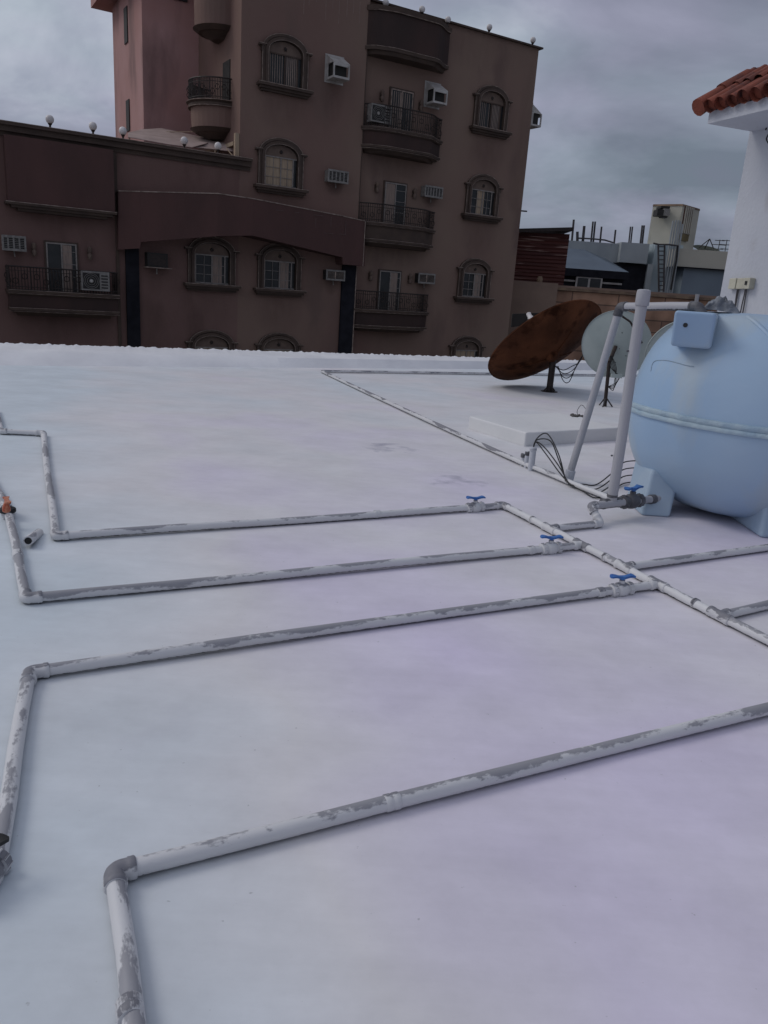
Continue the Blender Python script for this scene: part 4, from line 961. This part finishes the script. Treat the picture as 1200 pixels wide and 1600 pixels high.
# the topmost one is a solid parapet
mb = F(); bay_solid(mb, *RB, 9.85, 10.95, -.249, 0, 0); tb = mb.build('balcony', M_apron, apt)
mb = F(); bay_solid(mb, RB[0]-.03, RB[1]+.03, 10.951, 11.10, -.249, .05, .07); bay_solid(mb, RB[0]-.03, RB[1]+.03, 9.74, 9.849, -.249, .04, .05); bay_solid(mb, RB[0]+.1, RB[1]-.1, 9.62, 9.739, -.249, -.08, -.02)
mb.build('moulding', M_trim, tb)
mb = F()
for z_, off_ in ((10.955, .06), (9.85, .055)):
    mb.tube([(x, -.25+d, z_) for x, d in bay_ring(*RB, off_)], .012, 4)
mb.build('edge_line', M_trimL, tb)
balcony(2.42, 5.64, .92, .22, 1.60, 0, M_apron, straight=True)
mb = F(); mb.box((2.6, .45, 3.42), (5.62, .001, 5.21)); bb = mb.build('balcony', M_wall2, apt)
F().box((2.52, .55, 3.34), (5.66, .001, 3.419)).box((2.68, .48, 3.26), (5.55, .001, 3.339)).box((2.85, .38, 3.18), (5.4, .001, 3.259)).build('moulding', M_trim, bb)
F().box((2.52, .56, 3.40), (5.66, .551, 3.42)).build('edge_line', M_trimL, bb)
# (aprons)
# ---- round balconies on the flank wall (plane u = 9.83)
def round_ring(wc, r, off=0.0, N=16): return [(9.83-(r+off)*math.sin(math.pi*i/N)*1.0, wc-(r+off)*math.cos(math.pi*i/N)) for i in range(N+1)]
def round_solid(mb, wc, r, z0, z1, o0=0, o1=0):
    a = round_ring(wc, r, o0); b = round_ring(wc, r, o1); mb.hull8([(x, y, z0) for x, y in a], [(x, y, z1) for x, y in b])
def round_balcony(wc, r, zd, zb, ztop, rail):
    mb = F(); round_solid(mb, wc, r, zb, zd-.15, -.12, -.08); root = mb.build('balcony', M_wall, apt)
    mb = F(); round_solid(mb, wc, r, zb-.12, zb-.001, -.25, -.06); round_solid(mb, wc, r, zb-.30, zb-.121, -.7, -.35)
    if rail: round_solid(mb, wc, r, zd-.149, zd-.05, .0, .0); round_solid(mb, wc, r, zd-.049, zd+.02, -.03, .06)
    mb.build('moulding', M_trim, root)
    if rail:
        mb = F()
        for z_, o_ in ((zd+.02, .065), (zd-.15, .01)): mb.tube([(x, y, z_) for x, y in round_ring(wc, r, o_)], .012, 4)
        mb.build('edge_line', M_trimL, root)
        mb = F(); rail_part(mb, round_ring(wc, r, -.02), zd+.02, ztop, .055, 5); mb.build('railing', M_iron, root)
    return root
round_balcony(-1.95, 1.12, 7.42, 6.62, 8.12, True); round_balcony(-1.95, 1.02, 12.0, 9.75, 0, False)
fb('door', (9.825, -1.7, 7.44), (9.80, -1.0, 8.75), M_dark)
fb('beam', (9.82, -.3, 6.0), (9.70, -4.4, 6.12), M_curtc); fb('post', (9.82, -.16, 4.9), (9.68, -.02, 6.35), M_curtc)
# ---- balcony doors
def door(u0, u1, z0, z1, w0, style):
    root = F().box((u0, w0+.06, z0), (u1, w0+.002, z1)).build('door', M_trim, apt)
    F().add([(u0+.06, w0+.063, z0), (u1-.06, w0+.063, z0), (u1-.06, w0+.063, z1-.06), (u0+.06, w0+.063, z1-.06)], [(0, 1, 2, 3)]).build('glass', M_glass, root)
    mb = F(); um = (u0+u1)/2
    for x in (u0+.05, um-.02, u1-.09): mb.box((x, w0+.085, z0), (x+.04, w0+.066, z1-.05))
    mb.box((u0+.05, w0+.084, z1-.09), (u1-.05, w0+.067, z1-.05))
    if style != 'blind':
        for t in (.3, .55, .8): mb.box((um, w0+.078, z0+(z1-z0)*t), (u1-.06, w0+.068, z0+(z1-z0)*t+.014))
    mb.build('frame', M_alu if style != 'blind' else M_trimL, root)
    mb = F()
    if style == 'blind':
        for k in range(9):
            x = u0+.08+k*.095
            if k == 4: mb.box((x-.02, w0+.07, z0), (x+.13, w0+.0645, z1-.12))
            else: mb.box((x, w0+.07, z0), (x+.03, w0+.0645, z1-.12))
    elif style == 'left': mb.box((u0+.09, w0+.07, z0), (um-.03, w0+.0645, z1-.1))
    else: mb.box((um+.03, w0+.07, z0), (u1-.2, w0+.0645, z1-.1))
    mb.build('curtain', M_curt, root)
door(15.62, 16.68, 7.29, 8.80, -.25, 'blind'); door(15.62, 16.66, 4.06, 5.62, -.25, 'left'); door(15.62, 16.68, .91, 2.42, -.25, 'right'); door(3.56, 4.55, .93, 2.42, 0, 'right')

# ------------------------------------------------------------------ air conditioners, lamps on the building
def L_(): return MB()
def floc(u_, w_, z_): return FT((u_, w_, z_))
# hooded white cage
def hood_ac(u_, w_, z_, label):
    t = thing('window_air_conditioner', floc(u_, w_, z_), label, 'air conditioner', FRZ, 'air conditioners on the brown building')
    # local: x right, -y outward
    L_().box((-.36, -.02, -.44), (.36, 0, .44)).build('back_plate', M_acw, t, local=True)
    mb = MB(); x0, x1 = -.31, .31; y1 = -.60; z0, z1, zt_ = -.38, .10, .42
    vs = [(x0, -.021, z0), (x1, -.021, z0), (x1, y1, z0), (x0, y1, z0), (x0, -.021, zt_), (x1, -.021, zt_), (x1, y1, z1), (x0, y1, z1)]
    mb.add(vs, [(0, 3, 2, 1), (4, 7, 6, 5), (0, 4, 5, 1)])     # bottom, sloping hood, back
    for (a, b) in ((x0, x0+.05), (x1-.05, x1)): mb.box((a, y1, z0+.001), (b, y1+.05, z1-.001))
    mb.box((x0+.051, y1+.001, z1-.10), (x1-.051, y1+.05, z1-.002)); mb.box((x0+.051, y1+.001, z0+.002), (x1-.051, y1+.05, z0+.07))
    for x in (x0, x1-.03):
        mb.add([(x, -.022, z1), (x, y1, z1), (x, -.022, zt_), (x+.03, -.022, z1), (x+.03, y1, z1), (x+.03, -.022, zt_)], [(0, 1, 2), (3, 5, 4), (0, 3, 4, 1)])
        mb.box((x+.001, -.03, z0), (x+.029, -.14, z1)); mb.box((x+.001, -.14, z0+.001), (x+.029, y1+.05, z0+.07))
    mb.build('hood', M_acw, t, local=True)
    MB().box((x0+.06, -.03, z0+.03), (x1-.06, y1+.14, z1-.02)).build('unit', M_dark, t, local=True)
    MB().tube([(0, -.3, z0), (0, -.32, z0-.08)], .02, 6).build('drain', M_acw, t, local=True)
    return t
h1 = hood_ac(13.22, 0, 8.87, 'white hooded air conditioner cage right of the uppermost arched window with blinds')
copy_thing(h1, floc(17.5, -.25, 8.83), FRZ, 'white hooded air conditioner cage above the right end of the uppermost railed balcony')
sidebox = copy_thing(h1, floc(22.425, -.62, 8.95), FRZ+math.pi/2, 'white air conditioner cage sticking out of the far right edge of the building')
def grille_ac(u_, w_, z_, wd, ht, dp, bars, mt_, label, front=True):
    t = thing('window_air_conditioner', floc(u_, w_, z_), label, 'air conditioner', FRZ, 'air conditioners on the brown building')
    MB().box((-wd/2, -dp, -ht/2), (wd/2, 0, ht/2)).build('casing', mt_, t, local=True)
    mb = MB(); mb.box((-wd/2-.02, -dp-.03, -ht/2-.02), (wd/2+.02, -dp-.001, -ht/2+.04)); mb.box((-wd/2-.02, -dp-.03, ht/2-.04), (wd/2+.02, -dp-.001, ht/2+.02))
    mb.box((-wd/2-.02, -dp-.029, -ht/2+.04), (-wd/2+.03, -dp-.001, ht/2-.04)); mb.box((wd/2-.03, -dp-.029, -ht/2+.04), (wd/2+.02, -dp-.001, ht/2-.04)); mb.build('frame', M_acg, t, local=True)
    MB().box((-wd/2+.031, -dp-.006, -ht/2+.041), (wd/2-.031, -dp-.001, ht/2-.041)).build('grille_back', M_dark, t, local=True)
    mb = MB()
    for k in range(1, bars):
        x = -wd/2+wd*k/bars; mb.box((x-.03, -dp-.02, -ht/2+.04), (x+.012, -dp-.007, ht/2-.04))
    for k in range(1, 8):
        z = -ht/2+ht*k/8; mb.box((-wd/2+.03, -dp-.016, z-.006), (wd/2-.03, -dp-.0071, z+.004))
    mb.build('grille', M_acg if bars > 2 else M_trimL, t, local=True)
    MB().tube([(0, -.1, -ht/2), (0.02, -.12, -ht/2-.18)], .018, 6).build('drain', M_acg, t, local=True)
    return t
grille_ac(13.42, 0, 5.43, .78, .38, .30, 5, M_acg, 'grey louvred air conditioner right of the arched window with cream curtain')
grille_ac(17.72, -.25, 5.43, .80, .38, .30, 6, M_acg, 'grey louvred air conditioner above the right end of the middle railed balcony')
grille_ac(13.50, 0, 2.05, .74, .34, .30, 2, M_dark, 'air conditioner with pale frame under the right end of the canopy')
grille_ac(17.72, -.25, 2.2, .76, .36, .28, 2, M_dark, 'air conditioner with pale frame above the lowest railed balcony of the tower')
grille_ac(2.70, 0, 2.25, .62, .40, .30, 4, M_acw, 'pale louvred air conditioner at the left edge of the building')
t = thing('window_air_conditioner', floc(6.95, 0, 2.07), 'dark air conditioner box on a light shelf beside the left dark pilaster', 'air conditioner', FRZ, 'air conditioners on the brown building')
MB().box((-.33, -.35, -.2), (.33, 0, .24)).build('casing', M_dark, t, local=True); MB().box((-.38, -.42, -.235), (.45, 0, -.205)).build('shelf', M_trimL, t, local=True); MB().tube([(0, -.2, -.235), (0, -.22, -.42)], .02, 6).build('drain', M_acg, t, local=True)
MB().box((-.27, -.356, -.15), (.27, -.351, .19)).build('grille', M_iron, t, local=True)
def condenser(u_, w_, z_, label):
    t = thing('outdoor_condenser', floc(u_, w_, z_), label, 'air conditioner', FRZ, 'condensers on balconies')
    MB().box((-.42, -.30, 0), (.42, 0, .58)).build('casing', M_acg, t, local=True)
    MB().box((-.38, -.31, .05), (.12, -.301, .53)).build('fan_panel', M_dark, t, local=True)
    mb = MB()
    for r in (.06, .12, .18, .23):
        mb.tube([(-.13+r*math.cos(a), -.318, .29+r*math.sin(a)) for a in [math.pi*2*q/16 for q in range(17)]], .006, 4, caps=False)
    mb.build('fan_guard', M_acg, t, local=True); MB().lathe([(.05, 0), (.03, .01)], (-.13, -.312, .29), (0, -1, 0), 10).build('hub', M_acw, t, local=True)
    mb = MB()
    for k in range(5): mb.box((.17, -.306, .08+k*.09), (.37, -.301, .12+k*.09))
    mb.build('louvres', M_dark, t, local=True)
    return t
c1_ = condenser(15.0, .08, 7.42, 'white outdoor condenser at the left end of the uppermost railed balcony')
copy_thing(c1_, floc(4.92, .40, 1.02), FRZ, 'pale outdoor condenser on the balcony at the left edge of the building')
# parapet globe lamps
gl0 = thing('globe_lamp', floc(3.91, .0, 5.60), 'x', 'lamp', FRZ, 'globe lamps on the parapets')
MB().lathe([(.10, 0), (.10, .03), (.045, .05), (.035, .10), (.07, .15), (.085, .19)], (0, 0, 0), n=12).build('stem', M_iron, gl0, smooth=True, local=True)
MB().lathe([(.03, -.155), (.09, -.135), (.135, -.08), (.157, 0), (.135, .08), (.09, .13), (.03, .155)], (0, 0, .325), n=18).build('globe', M_globe, gl0, smooth=60, local=True)
gl0['label'] = 'white globe lamp standing alone against the sky, leftmost on the left parapet'
lampz = 5.60; gl0.scale = (.78, .78, .78)
for (u_, lb) in ((5.13, 'white globe lamp on the left parapet, second from the left edge'), (6.02, 'white globe lamp on the parapet at the foot of the pink stair tower'), (7.95, 'white globe lamp on the parapet in front of the left half of the shade sail'), (9.08, 'white globe lamp on the parapet beside the right end of the shade sail')):
    copy_thing(gl0, floc(u_, 0, lampz), FRZ, lb).scale = (.78, .78, .78)
for (u_, w_, z_, lb) in ((15.15, -.05, 11.1, 'white globe lamp on the curved roof parapet, leftmost of those at its top edge'), (16.45, .3, 11.1, 'white globe lamp over the middle of the curved roof parapet'), (17.75, .05, 11.1, 'white globe lamp at the right end of the curved roof parapet'), (19.95, -.35, 11.39, 'white globe lamp midway along the straight right roof edge'), (22.15, -.35, 11.39, 'white globe lamp at the right corner of the roof')):
    copy_thing(gl0, floc(u_, w_, z_), FRZ, lb).scale = (.72, .72, .72)
# wall sconces
s0 = thing('wall_sconce', floc(15.28, -.25, 8.42), 'x', 'lamp', FRZ, 'wall sconces beside the balcony doors')
MB().box((-.05, -.04, -.12), (.05, 0, .12)).build('bracket', M_trim, s0, local=True)
MB().lathe([(.03, -.20), (.065, -.16), (.07, -.05), (.035, 0), (.065, .05), (.07, .16), (.03, .20)], (0, -.12, 0), n=12).build('shade', M_lun, s0, smooth=True, local=True)
s0['label'] = 'wall sconce left of the door on the uppermost railed balcony'
for (u_, w_, z_, lb) in ((16.98, -.25, 8.38, 'wall sconce right of the door on the uppermost railed balcony'), (15.30, -.25, 5.32, 'wall sconce left of the door on the middle railed balcony of the tower'), (16.98, -.25, 5.30, 'wall sconce right of the door on the middle railed balcony of the tower'),
        (15.25, -.25, 2.14, 'wall sconce left of the door on the lowest railed balcony of the tower'), (17.05, -.25, 2.14, 'wall sconce right of the door on the lowest railed balcony of the tower'), (3.26, 0, 2.12, 'wall sconce left of the door at the far left balcony'), (4.88, 0, 2.14, 'wall sconce right of the door at the far left balcony')):
    copy_thing(s0, floc(u_, w_, z_), FRZ, lb)
# shade sail on the terrace
def tq(px, py, w_):
    u_, z_ = FPx(px, py, w_); return FT((u_, w_, z_))
sail = thing('shade_sail', FT((8.4, -2, 4.9)), 'beige fabric shade sail stretched over the terrace below the pink stair tower', 'shade sail')
mb = MB(); pA_ = [tq(200, 208, -3.0), tq(222, 203, -3.6), tq(253, 201, -4.0), tq(312, 214, -3.0), tq(372, 230, -.8), tq(372, 238, -.5), tq(335, 234, -1.0), tq(262, 226, -1.2), tq(200, 215, -1.4)]
cen = tq(285, 219, -2.0)
mb.add(pA_+[cen], [(i, (i+1) % 9, 9) for i in range(9)])
mb.add([tq(262, 226, -1.21), tq(300, 222, -1.6), tq(325, 224, -1.4), tq(300, 231, -.9)], [(0, 1, 2, 3)])
o = mb.build('canvas', M_sail, sail); sm = o.modifiers.new('solid', 'SOLIDIFY'); sm.thickness = .02
mb = MB()
for (px, py, w_) in ((202, 209, -3.0), (253, 202, -3.98), (262, 227, -1.2), (336, 235, -1.0)):
    p = tq(px, py, w_); mb.tube([p, Vector((p.x, p.y, 4.9))], .03, 6)
a_ = tq(354, 232, -.6); mb.tube([a_, tq(363, 243, -.3)], .02, 6)
mb.tube([tq(240, 206, -3.6), tq(330, 206, -2.4)], .015, 5)
mb.build('poles', M_curtc, sail)

# ------------------------------------------------------------------ background to the right
def bxp(mb, x0, y0, x1, y1, Y, dy):
    """box whose front face covers this part of the photograph at the distance Y"""
    a = PY(x0, (y0+y1)/2, Y); b = PY(x1, (y0+y1)/2, Y); zt_ = PY((x0+x1)/2, y0, Y).z; zb_ = PY((x0+x1)/2, y1, Y).z
    return mb.box((a.x, Y, zb_), (b.x, Y+dy, zt_))
def thing_px(name, px, py, Y, label, cat, group=None, z=None):
    p = PY(px, py, Y); return thing(name, (p.x, p.y, -10 if z is None else z), label, cat, 0, group)
YW = 38.0
t = thing_px('boundary_wall', 990, 470, YW, 'long sandstone block wall with a weathered coping beyond the roof at right', 'wall')
a = PY(869, 470, YW); b = PY(1320, 495, YW); zt_ = PY(1000, 462, YW).z
MB().box((a.x, YW, -10), (b.x, YW+.35, zt_)).build('blocks', M_brick, t)
zc = PY(1000, 454.5, YW).z
MB().box((a.x-.2, YW-.15, zt_), (b.x, YW+.5, zt_+(zc-zt_)*.55)).build('coping', M_cope, t)
MB().box((a.x-.2, YW-.05, zt_+(zc-zt_)*.55+.001), (b.x, YW+.4, zc)).build('coping_cap', M_tan, t)
p = PY(1087, 463, YW); MB().tube([(p.x, YW-.2, p.z+.1), (p.x, YW-.2, p.z-1.0)], .1, 8).build('drain_pipe', M_pvc, t)
t = thing_px('plastered_wall', 840, 470, 37.2, 'plain tan plastered wall under the rusty red shed', 'wall')
mb = MB(); a = PY(800, 460, 37.2); b = PY(869, 470, 37.2); mb.box((a.x-1, 37.2, -10), (b.x, 37.9, PY(845, 441, 37.2).z)); mb.build('plaster', M_tan, t)
p = PY(845, 438, 37.2); MB().lathe([(.12, 0), (.14, .15), (.1, .3)], (p.x, 37.5, p.z-.12), n=8).build('finial', M_cope, t)
# rusty shed
Ys = 39.0
sh = thing_px('rusty_shed', 855, 400, Ys, 'rusty red sheet-metal shed with a dark overhanging roof edge right of the brown building', 'shed', z=PY(850, 441, Ys).z)
a = PY(790, 410, Ys); b = PY(886, 400, Ys); z0 = PY(850, 447, Ys).z; zA = PY(800, 363, Ys).z; zB = PY(892, 366, Ys).z
mb = MB(); nb = 44; vs = []; fs = []
for i in range(nb+1):                      # horizontal corrugation
    f_ = i/nb; yy = Ys+.02*math.sin(i*2.1)
    vs += [(a.x, yy, z0+(zA-z0)*f_), (b.x, yy, z0+(zB-z0)*f_)]
for i in range(nb): fs.append((2*i, 2*i+1, 2*i+3, 2*i+2))
mb.add(vs, fs); mb.add([(b.x, Ys+.02, z0), (b.x, Ys+4, z0), (b.x, Ys+4, zB), (b.x, Ys+.02, zB)], [(0, 1, 2, 3)]); mb.build('sheet_wall', M_shack, sh)
e_ = PY(897, 356, Ys-.4)
MB().hull8([Vector((a.x, Ys-.4, zA-.05)), Vector((e_.x, Ys-.4, e_.z-.12)), Vector((e_.x, Ys+4, e_.z-.12)), Vector((a.x, Ys+4, zA-.05))], [Vector((a.x, Ys-.4, zA+.12)), Vector((e_.x, Ys-.4, e_.z+.03)), Vector((e_.x, Ys+4, e_.z+.03)), Vector((a.x, Ys+4, zA+.12))]).build('roof', M_iron, sh)
# hipped pavilion
Yp = 46.0
pv_ = thing_px('pavilion', 935, 430, Yp, 'low pavilion with a grey-blue hipped roof and slatted wall behind the sandstone wall', 'pavilion')
mb = MB(); xl = PY(855, 425, Yp).x; xr = PY(983, 424, Yp).x; ze = PY(920, 421, Yp).z; za = PY(900, 389, Yp+4).z
r1x = PY(862, 390, Yp+4).x; r2x = PY(912, 391, Yp+4).x
mb.add([(xl, Yp, ze), (xr, Yp, ze), (xr, Yp+8, ze), (xl, Yp+8, ze), (r1x, Yp+4, za), (r2x, Yp+4, za), ((r2x+xr)/2, Yp+2, ze+(za-ze)*.58), ((r2x+xr)/2, Yp+6, ze+(za-ze)*.58)],
       [(0, 1, 6, 5, 4), (1, 2, 7, 6), (6, 7, 5), (2, 3, 4, 5, 7), (3, 0, 4), (3, 2, 1, 0)]); mb.build('roof', M_slate, pv_)
MB().box((xl, Yp-.02, ze-.42), (xr+.05, Yp+7.9, ze-.002)).build('fascia', M_slot, pv_)
zb_ = PY(930, 455, Yp).z
MB().box((xl+.2, Yp+.3, zb_-9), (xr-.2, Yp+7.5, ze-.43)).build('wall', M_slot, pv_)
mb = MB(); zz = ze-.62
while zz > zb_: mb.box((xl+.2, Yp+.18, zz-.1), (xr-.25, Yp+.28, zz)); zz -= .36
mb.build('slats', M_acw, pv_)
wn = MB(); q0 = PY(900, 437, Yp+.05); q1 = PY(941, 440, Yp+.05); zt_ = PY(920, 431, Yp).z
wn = MB().box((q0.x, Yp+.02, zb_), (q1.x, Yp+.17, zt_)).build('window', M_acw, pv_)
mb = MB(); md = (q0.x+q1.x)/2; mb.box((q0.x+.1, Yp+.0, zb_), (md-.06, Yp+.019, zt_-.14)); mb.box((md+.06, Yp+.0, zb_), (q1.x-.1, Yp+.019, zt_-.14)); mb.build('glass', M_glass, wn)
# unfinished concrete building with starter bars
Yc = 51.0
cb_ = thing_px('concrete_building', 960, 420, Yc, 'unfinished grey concrete building with starter bars rising from its parapet', 'building')
mb = MB(); bxp(mb, 872, 377.5, 962, 520, Yc, .5); bxp(mb, 962.5, 397, 970, 520, Yc, .45); bxp(mb, 969, 379.5, 1013, 411, Yc-.5, 9); mb.build('parapet', M_conc, cb_)
mb = MB(); bxp(mb, 1013.5, 381, 1057, 520, Yc-.3, 8); mb.build('side_wall', mat('pale_blue_render', (0.37, 0.44, 0.47), (0.31, 0.37, 0.40), .5, .9), cb_)
mb = MB(); bxp(mb, 950, 411.5, 1004, 520, Yc-.2, 6); mb.build('recess', M_slot, cb_)
mb = MB(); bxp(mb, 1004.5, 412, 1013, 520, Yc-.4, 6); mb.build('pier', M_conc, cb_)
for (px, pt, pb, th) in ((894, 343, 377, .07), (911, 353, 378, .09), (924, 346, 378, .06), (927.5, 346, 378, .06), (938, 354, 379, .06), (960, 359, 381, .06), (983, 354, 380, .05), (986, 354, 380, .05), (1001, 352, 380, .06), (1004, 352, 380, .06)):
    p = PY(px-1, pb+4, Yc+.25); q = PY(px, pt, Yc+.25); MB().tube([p, Vector((p.x+(q.x-p.x)*.35, p.y, q.z))], th, 5).build('starter_bar', M_rebar, cb_)
mb = MB(); mb.tube([PY(903, 372, Yc+.2), PY(925, 373, Yc+.2), PY(945, 375, Yc+.2), PY(958, 379, Yc+.2)], .05, 5); mb.tube([PY(902, 362, Yc+.2), PY(902, 378, Yc+.2)], .09, 5); mb.build('tie_bar', M_rebar, cb_)
# cream rooftop tower
Yt = 55.0
tw = thing_px('rooftop_tower', 1050, 350, Yt, 'cream rooftop tower with a barred brown window and an air conditioner, beyond the sandstone wall', 'tower')
pl_ = PY(1016, 350, Yt+1.2); pm = PY(1062, 350, Yt); pr_ = PY(1092, 350, Yt+1.6); zt1 = PY(1042, 320, Yt).z
bt = [Vector((pm.x, Yt, -10)), Vector((pr_.x, Yt+1.9, -10)), Vector((pr_.x-1.6, Yt+5, -10)), Vector((pl_.x, Yt+1.2, -10))]
MB().hull8(bt, [Vector((p.x, p.y, zt1)) for p in bt]).build('wall', M_cream, tw)
MB().hull8([Vector((p.x, p.y, zt1+.001))+(p-Vector((bt[0].x+0, Yt+2.5, -10)))*.02+Vector((0, 0, 0)) for p in bt], [Vector((p.x, p.y, zt1+.12)) for p in bt]).build('coping', M_cope, tw)
fd = (bt[1]-bt[0]); fd.z = 0; fn = Vector((fd.y, -fd.x, 0)).normalized()
def tf(s_, z_, o_=0): return Vector((bt[0].x, bt[0].y, 0))+fd*s_+fn*o_+Vector((0, 0, z_))
z1_ = PY(1075, 324, Yt+.8).z; z2_ = PY(1072, 366, Yt+.8).z; z3_ = PY(1070, 377, Yt+.8).z
wroot = MB().prism([tf(.12, z2_), tf(.62, z2_), tf(.62, z1_), tf(.12, z1_)], fn*.06).build('window', M_shack, tw)
mb = MB()
for k in range(5):
    s_ = .14+k*.105; mb.prism([tf(s_, z2_, .061), tf(s_+.045, z2_, .061), tf(s_+.045, z1_, .061), tf(s_, z1_, .061)], fn*.05)
mb.build('bars', M_cream, wroot)
MB().prism([tf(.05, z3_, .02), tf(.52, z3_, .02), tf(.52, z2_-.03, .02), tf(.05, z2_-.03, .02)], fn*.12).build('panel', mat('ochre_panel', (.16, .125, .06), (.11, .085, .045), 2, .8), wroot)
aw = thing_px('window_air_conditioner', 1037, 332, Yt+.3, 'dark air conditioner high on the cream rooftop tower', 'air conditioner', z=PY(1037, 336, Yt).z)
mb = MB(); bxp(mb, 1027, 327, 1037, 337, Yt-.5, .9); mb.build('casing', M_dark, aw); mb = MB(); bxp(mb, 1037.3, 326, 1047, 337, Yt-.5, 1.2); mb.build('side_panel', M_acg, aw); mb = MB(); bxp(mb, 1033, 322, 1047, 325.5, Yt-.2, 1); mb.build('cover', M_dark, aw); mb = MB(); bxp(mb, 1034, 337.3, 1043, 340, Yt-.2, .6); mb.build('bracket', M_rebar, aw)
# flat roofed building with cream parapet
Yf = 49.0
fl = thing_px('flat_roofed_building', 1095, 420, Yf, 'flat roofed building with cream parapet above a blue-grey wall, left of the stair house', 'building')
mb = MB(); bxp(mb, 1056, 392, 1180, 420, Yf, 7); mb.build('parapet', M_cream, fl)
mb = MB(); bxp(mb, 1052, 421.5, 1180, 620, Yf+.2, 6.5); mb.build('wall', M_bluew, fl)
mb = MB(); bxp(mb, 1053, 419.9, 1180, 421.4, Yf-.1, 6.6); mb.build('ledge', M_slot, fl)
# pipes in a bundle and cable in front of the building
pbn = thing_px('pipe_bundle', 1048, 420, Yf-.6, 'bundle of pale vertical pipes standing beside the ladder', 'pipes')
for (px, pt, pb, r) in ((1039, 345, 452, .055), (1043, 344, 453, .05), (1047, 344, 454, .06), (1050.5, 346, 454, .05), (1054, 350, 455, .06)):
    p = PY(px-4, pb, Yf-.6); q = PY(px+12, pt, Yf-.6); MB().tube([Vector((p.x, p.y, p.z-2)), Vector((p.x+(q.x-p.x)*.25, p.y, q.z))], r, 8).build('pipe', M_conc, pbn)
mb = MB(); mb.tube([PY(1059, 384, Yf-.75), PY(1057, 405, Yf-.75), PY(1052, 430, Yf-.75), PY(1048, 453, Yf-.75)], .06, 5); mb.build('cable', M_black, pbn)
ld = thing_px('ladder', 1034, 420, Yf-.9, 'dark metal ladder leaning against the pale wall beside the pipe bundle', 'ladder')
la, lb_ = PY(1028.5, 382, Yf-.9), PY(1029.5, 456, Yf-.9); ra, rb_ = PY(1038.5, 382, Yf-.9), PY(1037, 456, Yf-.9)
MB().tube([la, lb_], .055, 6).build('rail', M_rebar, ld); MB().tube([ra, rb_], .055, 6).build('rail', M_rebar, ld)
for k in range(11): MB().tube([la.lerp(lb_, (k+.5)/11), ra.lerp(rb_, (k+.5)/11)], .035, 5).build('rung', M_rebar, ld)
MB().tube([PY(1021, 380, Yf-.9), PY(1030, 382, Yf-.9), PY(1045, 382, Yf-.9), PY(1060, 384, Yf-.9)], .05, 5).build('top_bar', M_rebar, ld)
# far dish and antennas
fdsh = thing_px('satellite_dish', 1103, 390, Yf+1, 'dark dish lying tilted upward on the cream parapet near the stair house', 'satellite dish', z=PY(1103, 392, Yf+1).z)
cD = PY(1103, 388, Yf+1.5); dish_mesh(cD-Vector((0, 0, .2)), (.05, -.28, .95), .78, .2).build('reflector', mat('dark_mesh', (.05, .06, .045), (.035, .04, .03), 3, .8), fdsh, smooth=50)
mb = MB(); 
for dx in (-.5, .4, .1): mb.tube([cD+Vector((dx, -.2 if dx != .1 else .5, 0)), cD+Vector((.1, -.1, .55))], .03, 5)
mb.build('feed_arms', M_iron, fdsh)
MB().tube([(cD.x, cD.y, cD.z-.25), (cD.x, cD.y, cD.z-.9)], .06, 6).build('post', M_iron, fdsh)
for (px, lb) in ((1122, 'thin roof antenna just right of the far dark dish'), (1133, 'thin roof antenna beside the edge of the stair house')):
    an_ = thing_px('antenna', px, 395, Yf+2, lb, 'antenna', 'far roof antennas', z=PY(px, 397, Yf+2).z)
    p = PY(px-1, 397, Yf+2); mb = MB(); mb.tube([p, p+Vector((0, 0, .85))], .025, 5); mb.build('mast', M_rebar, an_)
    mb = MB()
    for dz, hw_ in ((.8, .3), (.55, .42), (.3, .3)): mb.tube([p+Vector((-hw_, 0, dz)), p+Vector((hw_, 0, dz))], .022, 4)
    mb.build('elements', M_rebar, an_)
drip = F()
rnd_ = random.Random(4)
for k in range(11):
    u0 = 11.4+k*.27+rnd_.uniform(-.06, .06); z1_ = 11.2-rnd_.uniform(0, .25); drip.box((u0, .004, z1_-rnd_.uniform(.3, .8)), (u0+.018, .001, z1_+.3))
drip.build('drip_marks', mat('drip_marks', (.27, .20, .17), (.2, .14, .12), 9, .9), apt)
# small bracket on the edge of the brown building
u_, z_ = FPx(820, 330, -.3)
bk = F().tube([(22.4, -.4, z_), (22.85, -.4, z_+.02)], .03, 6).build('bracket', M_iron, apt)
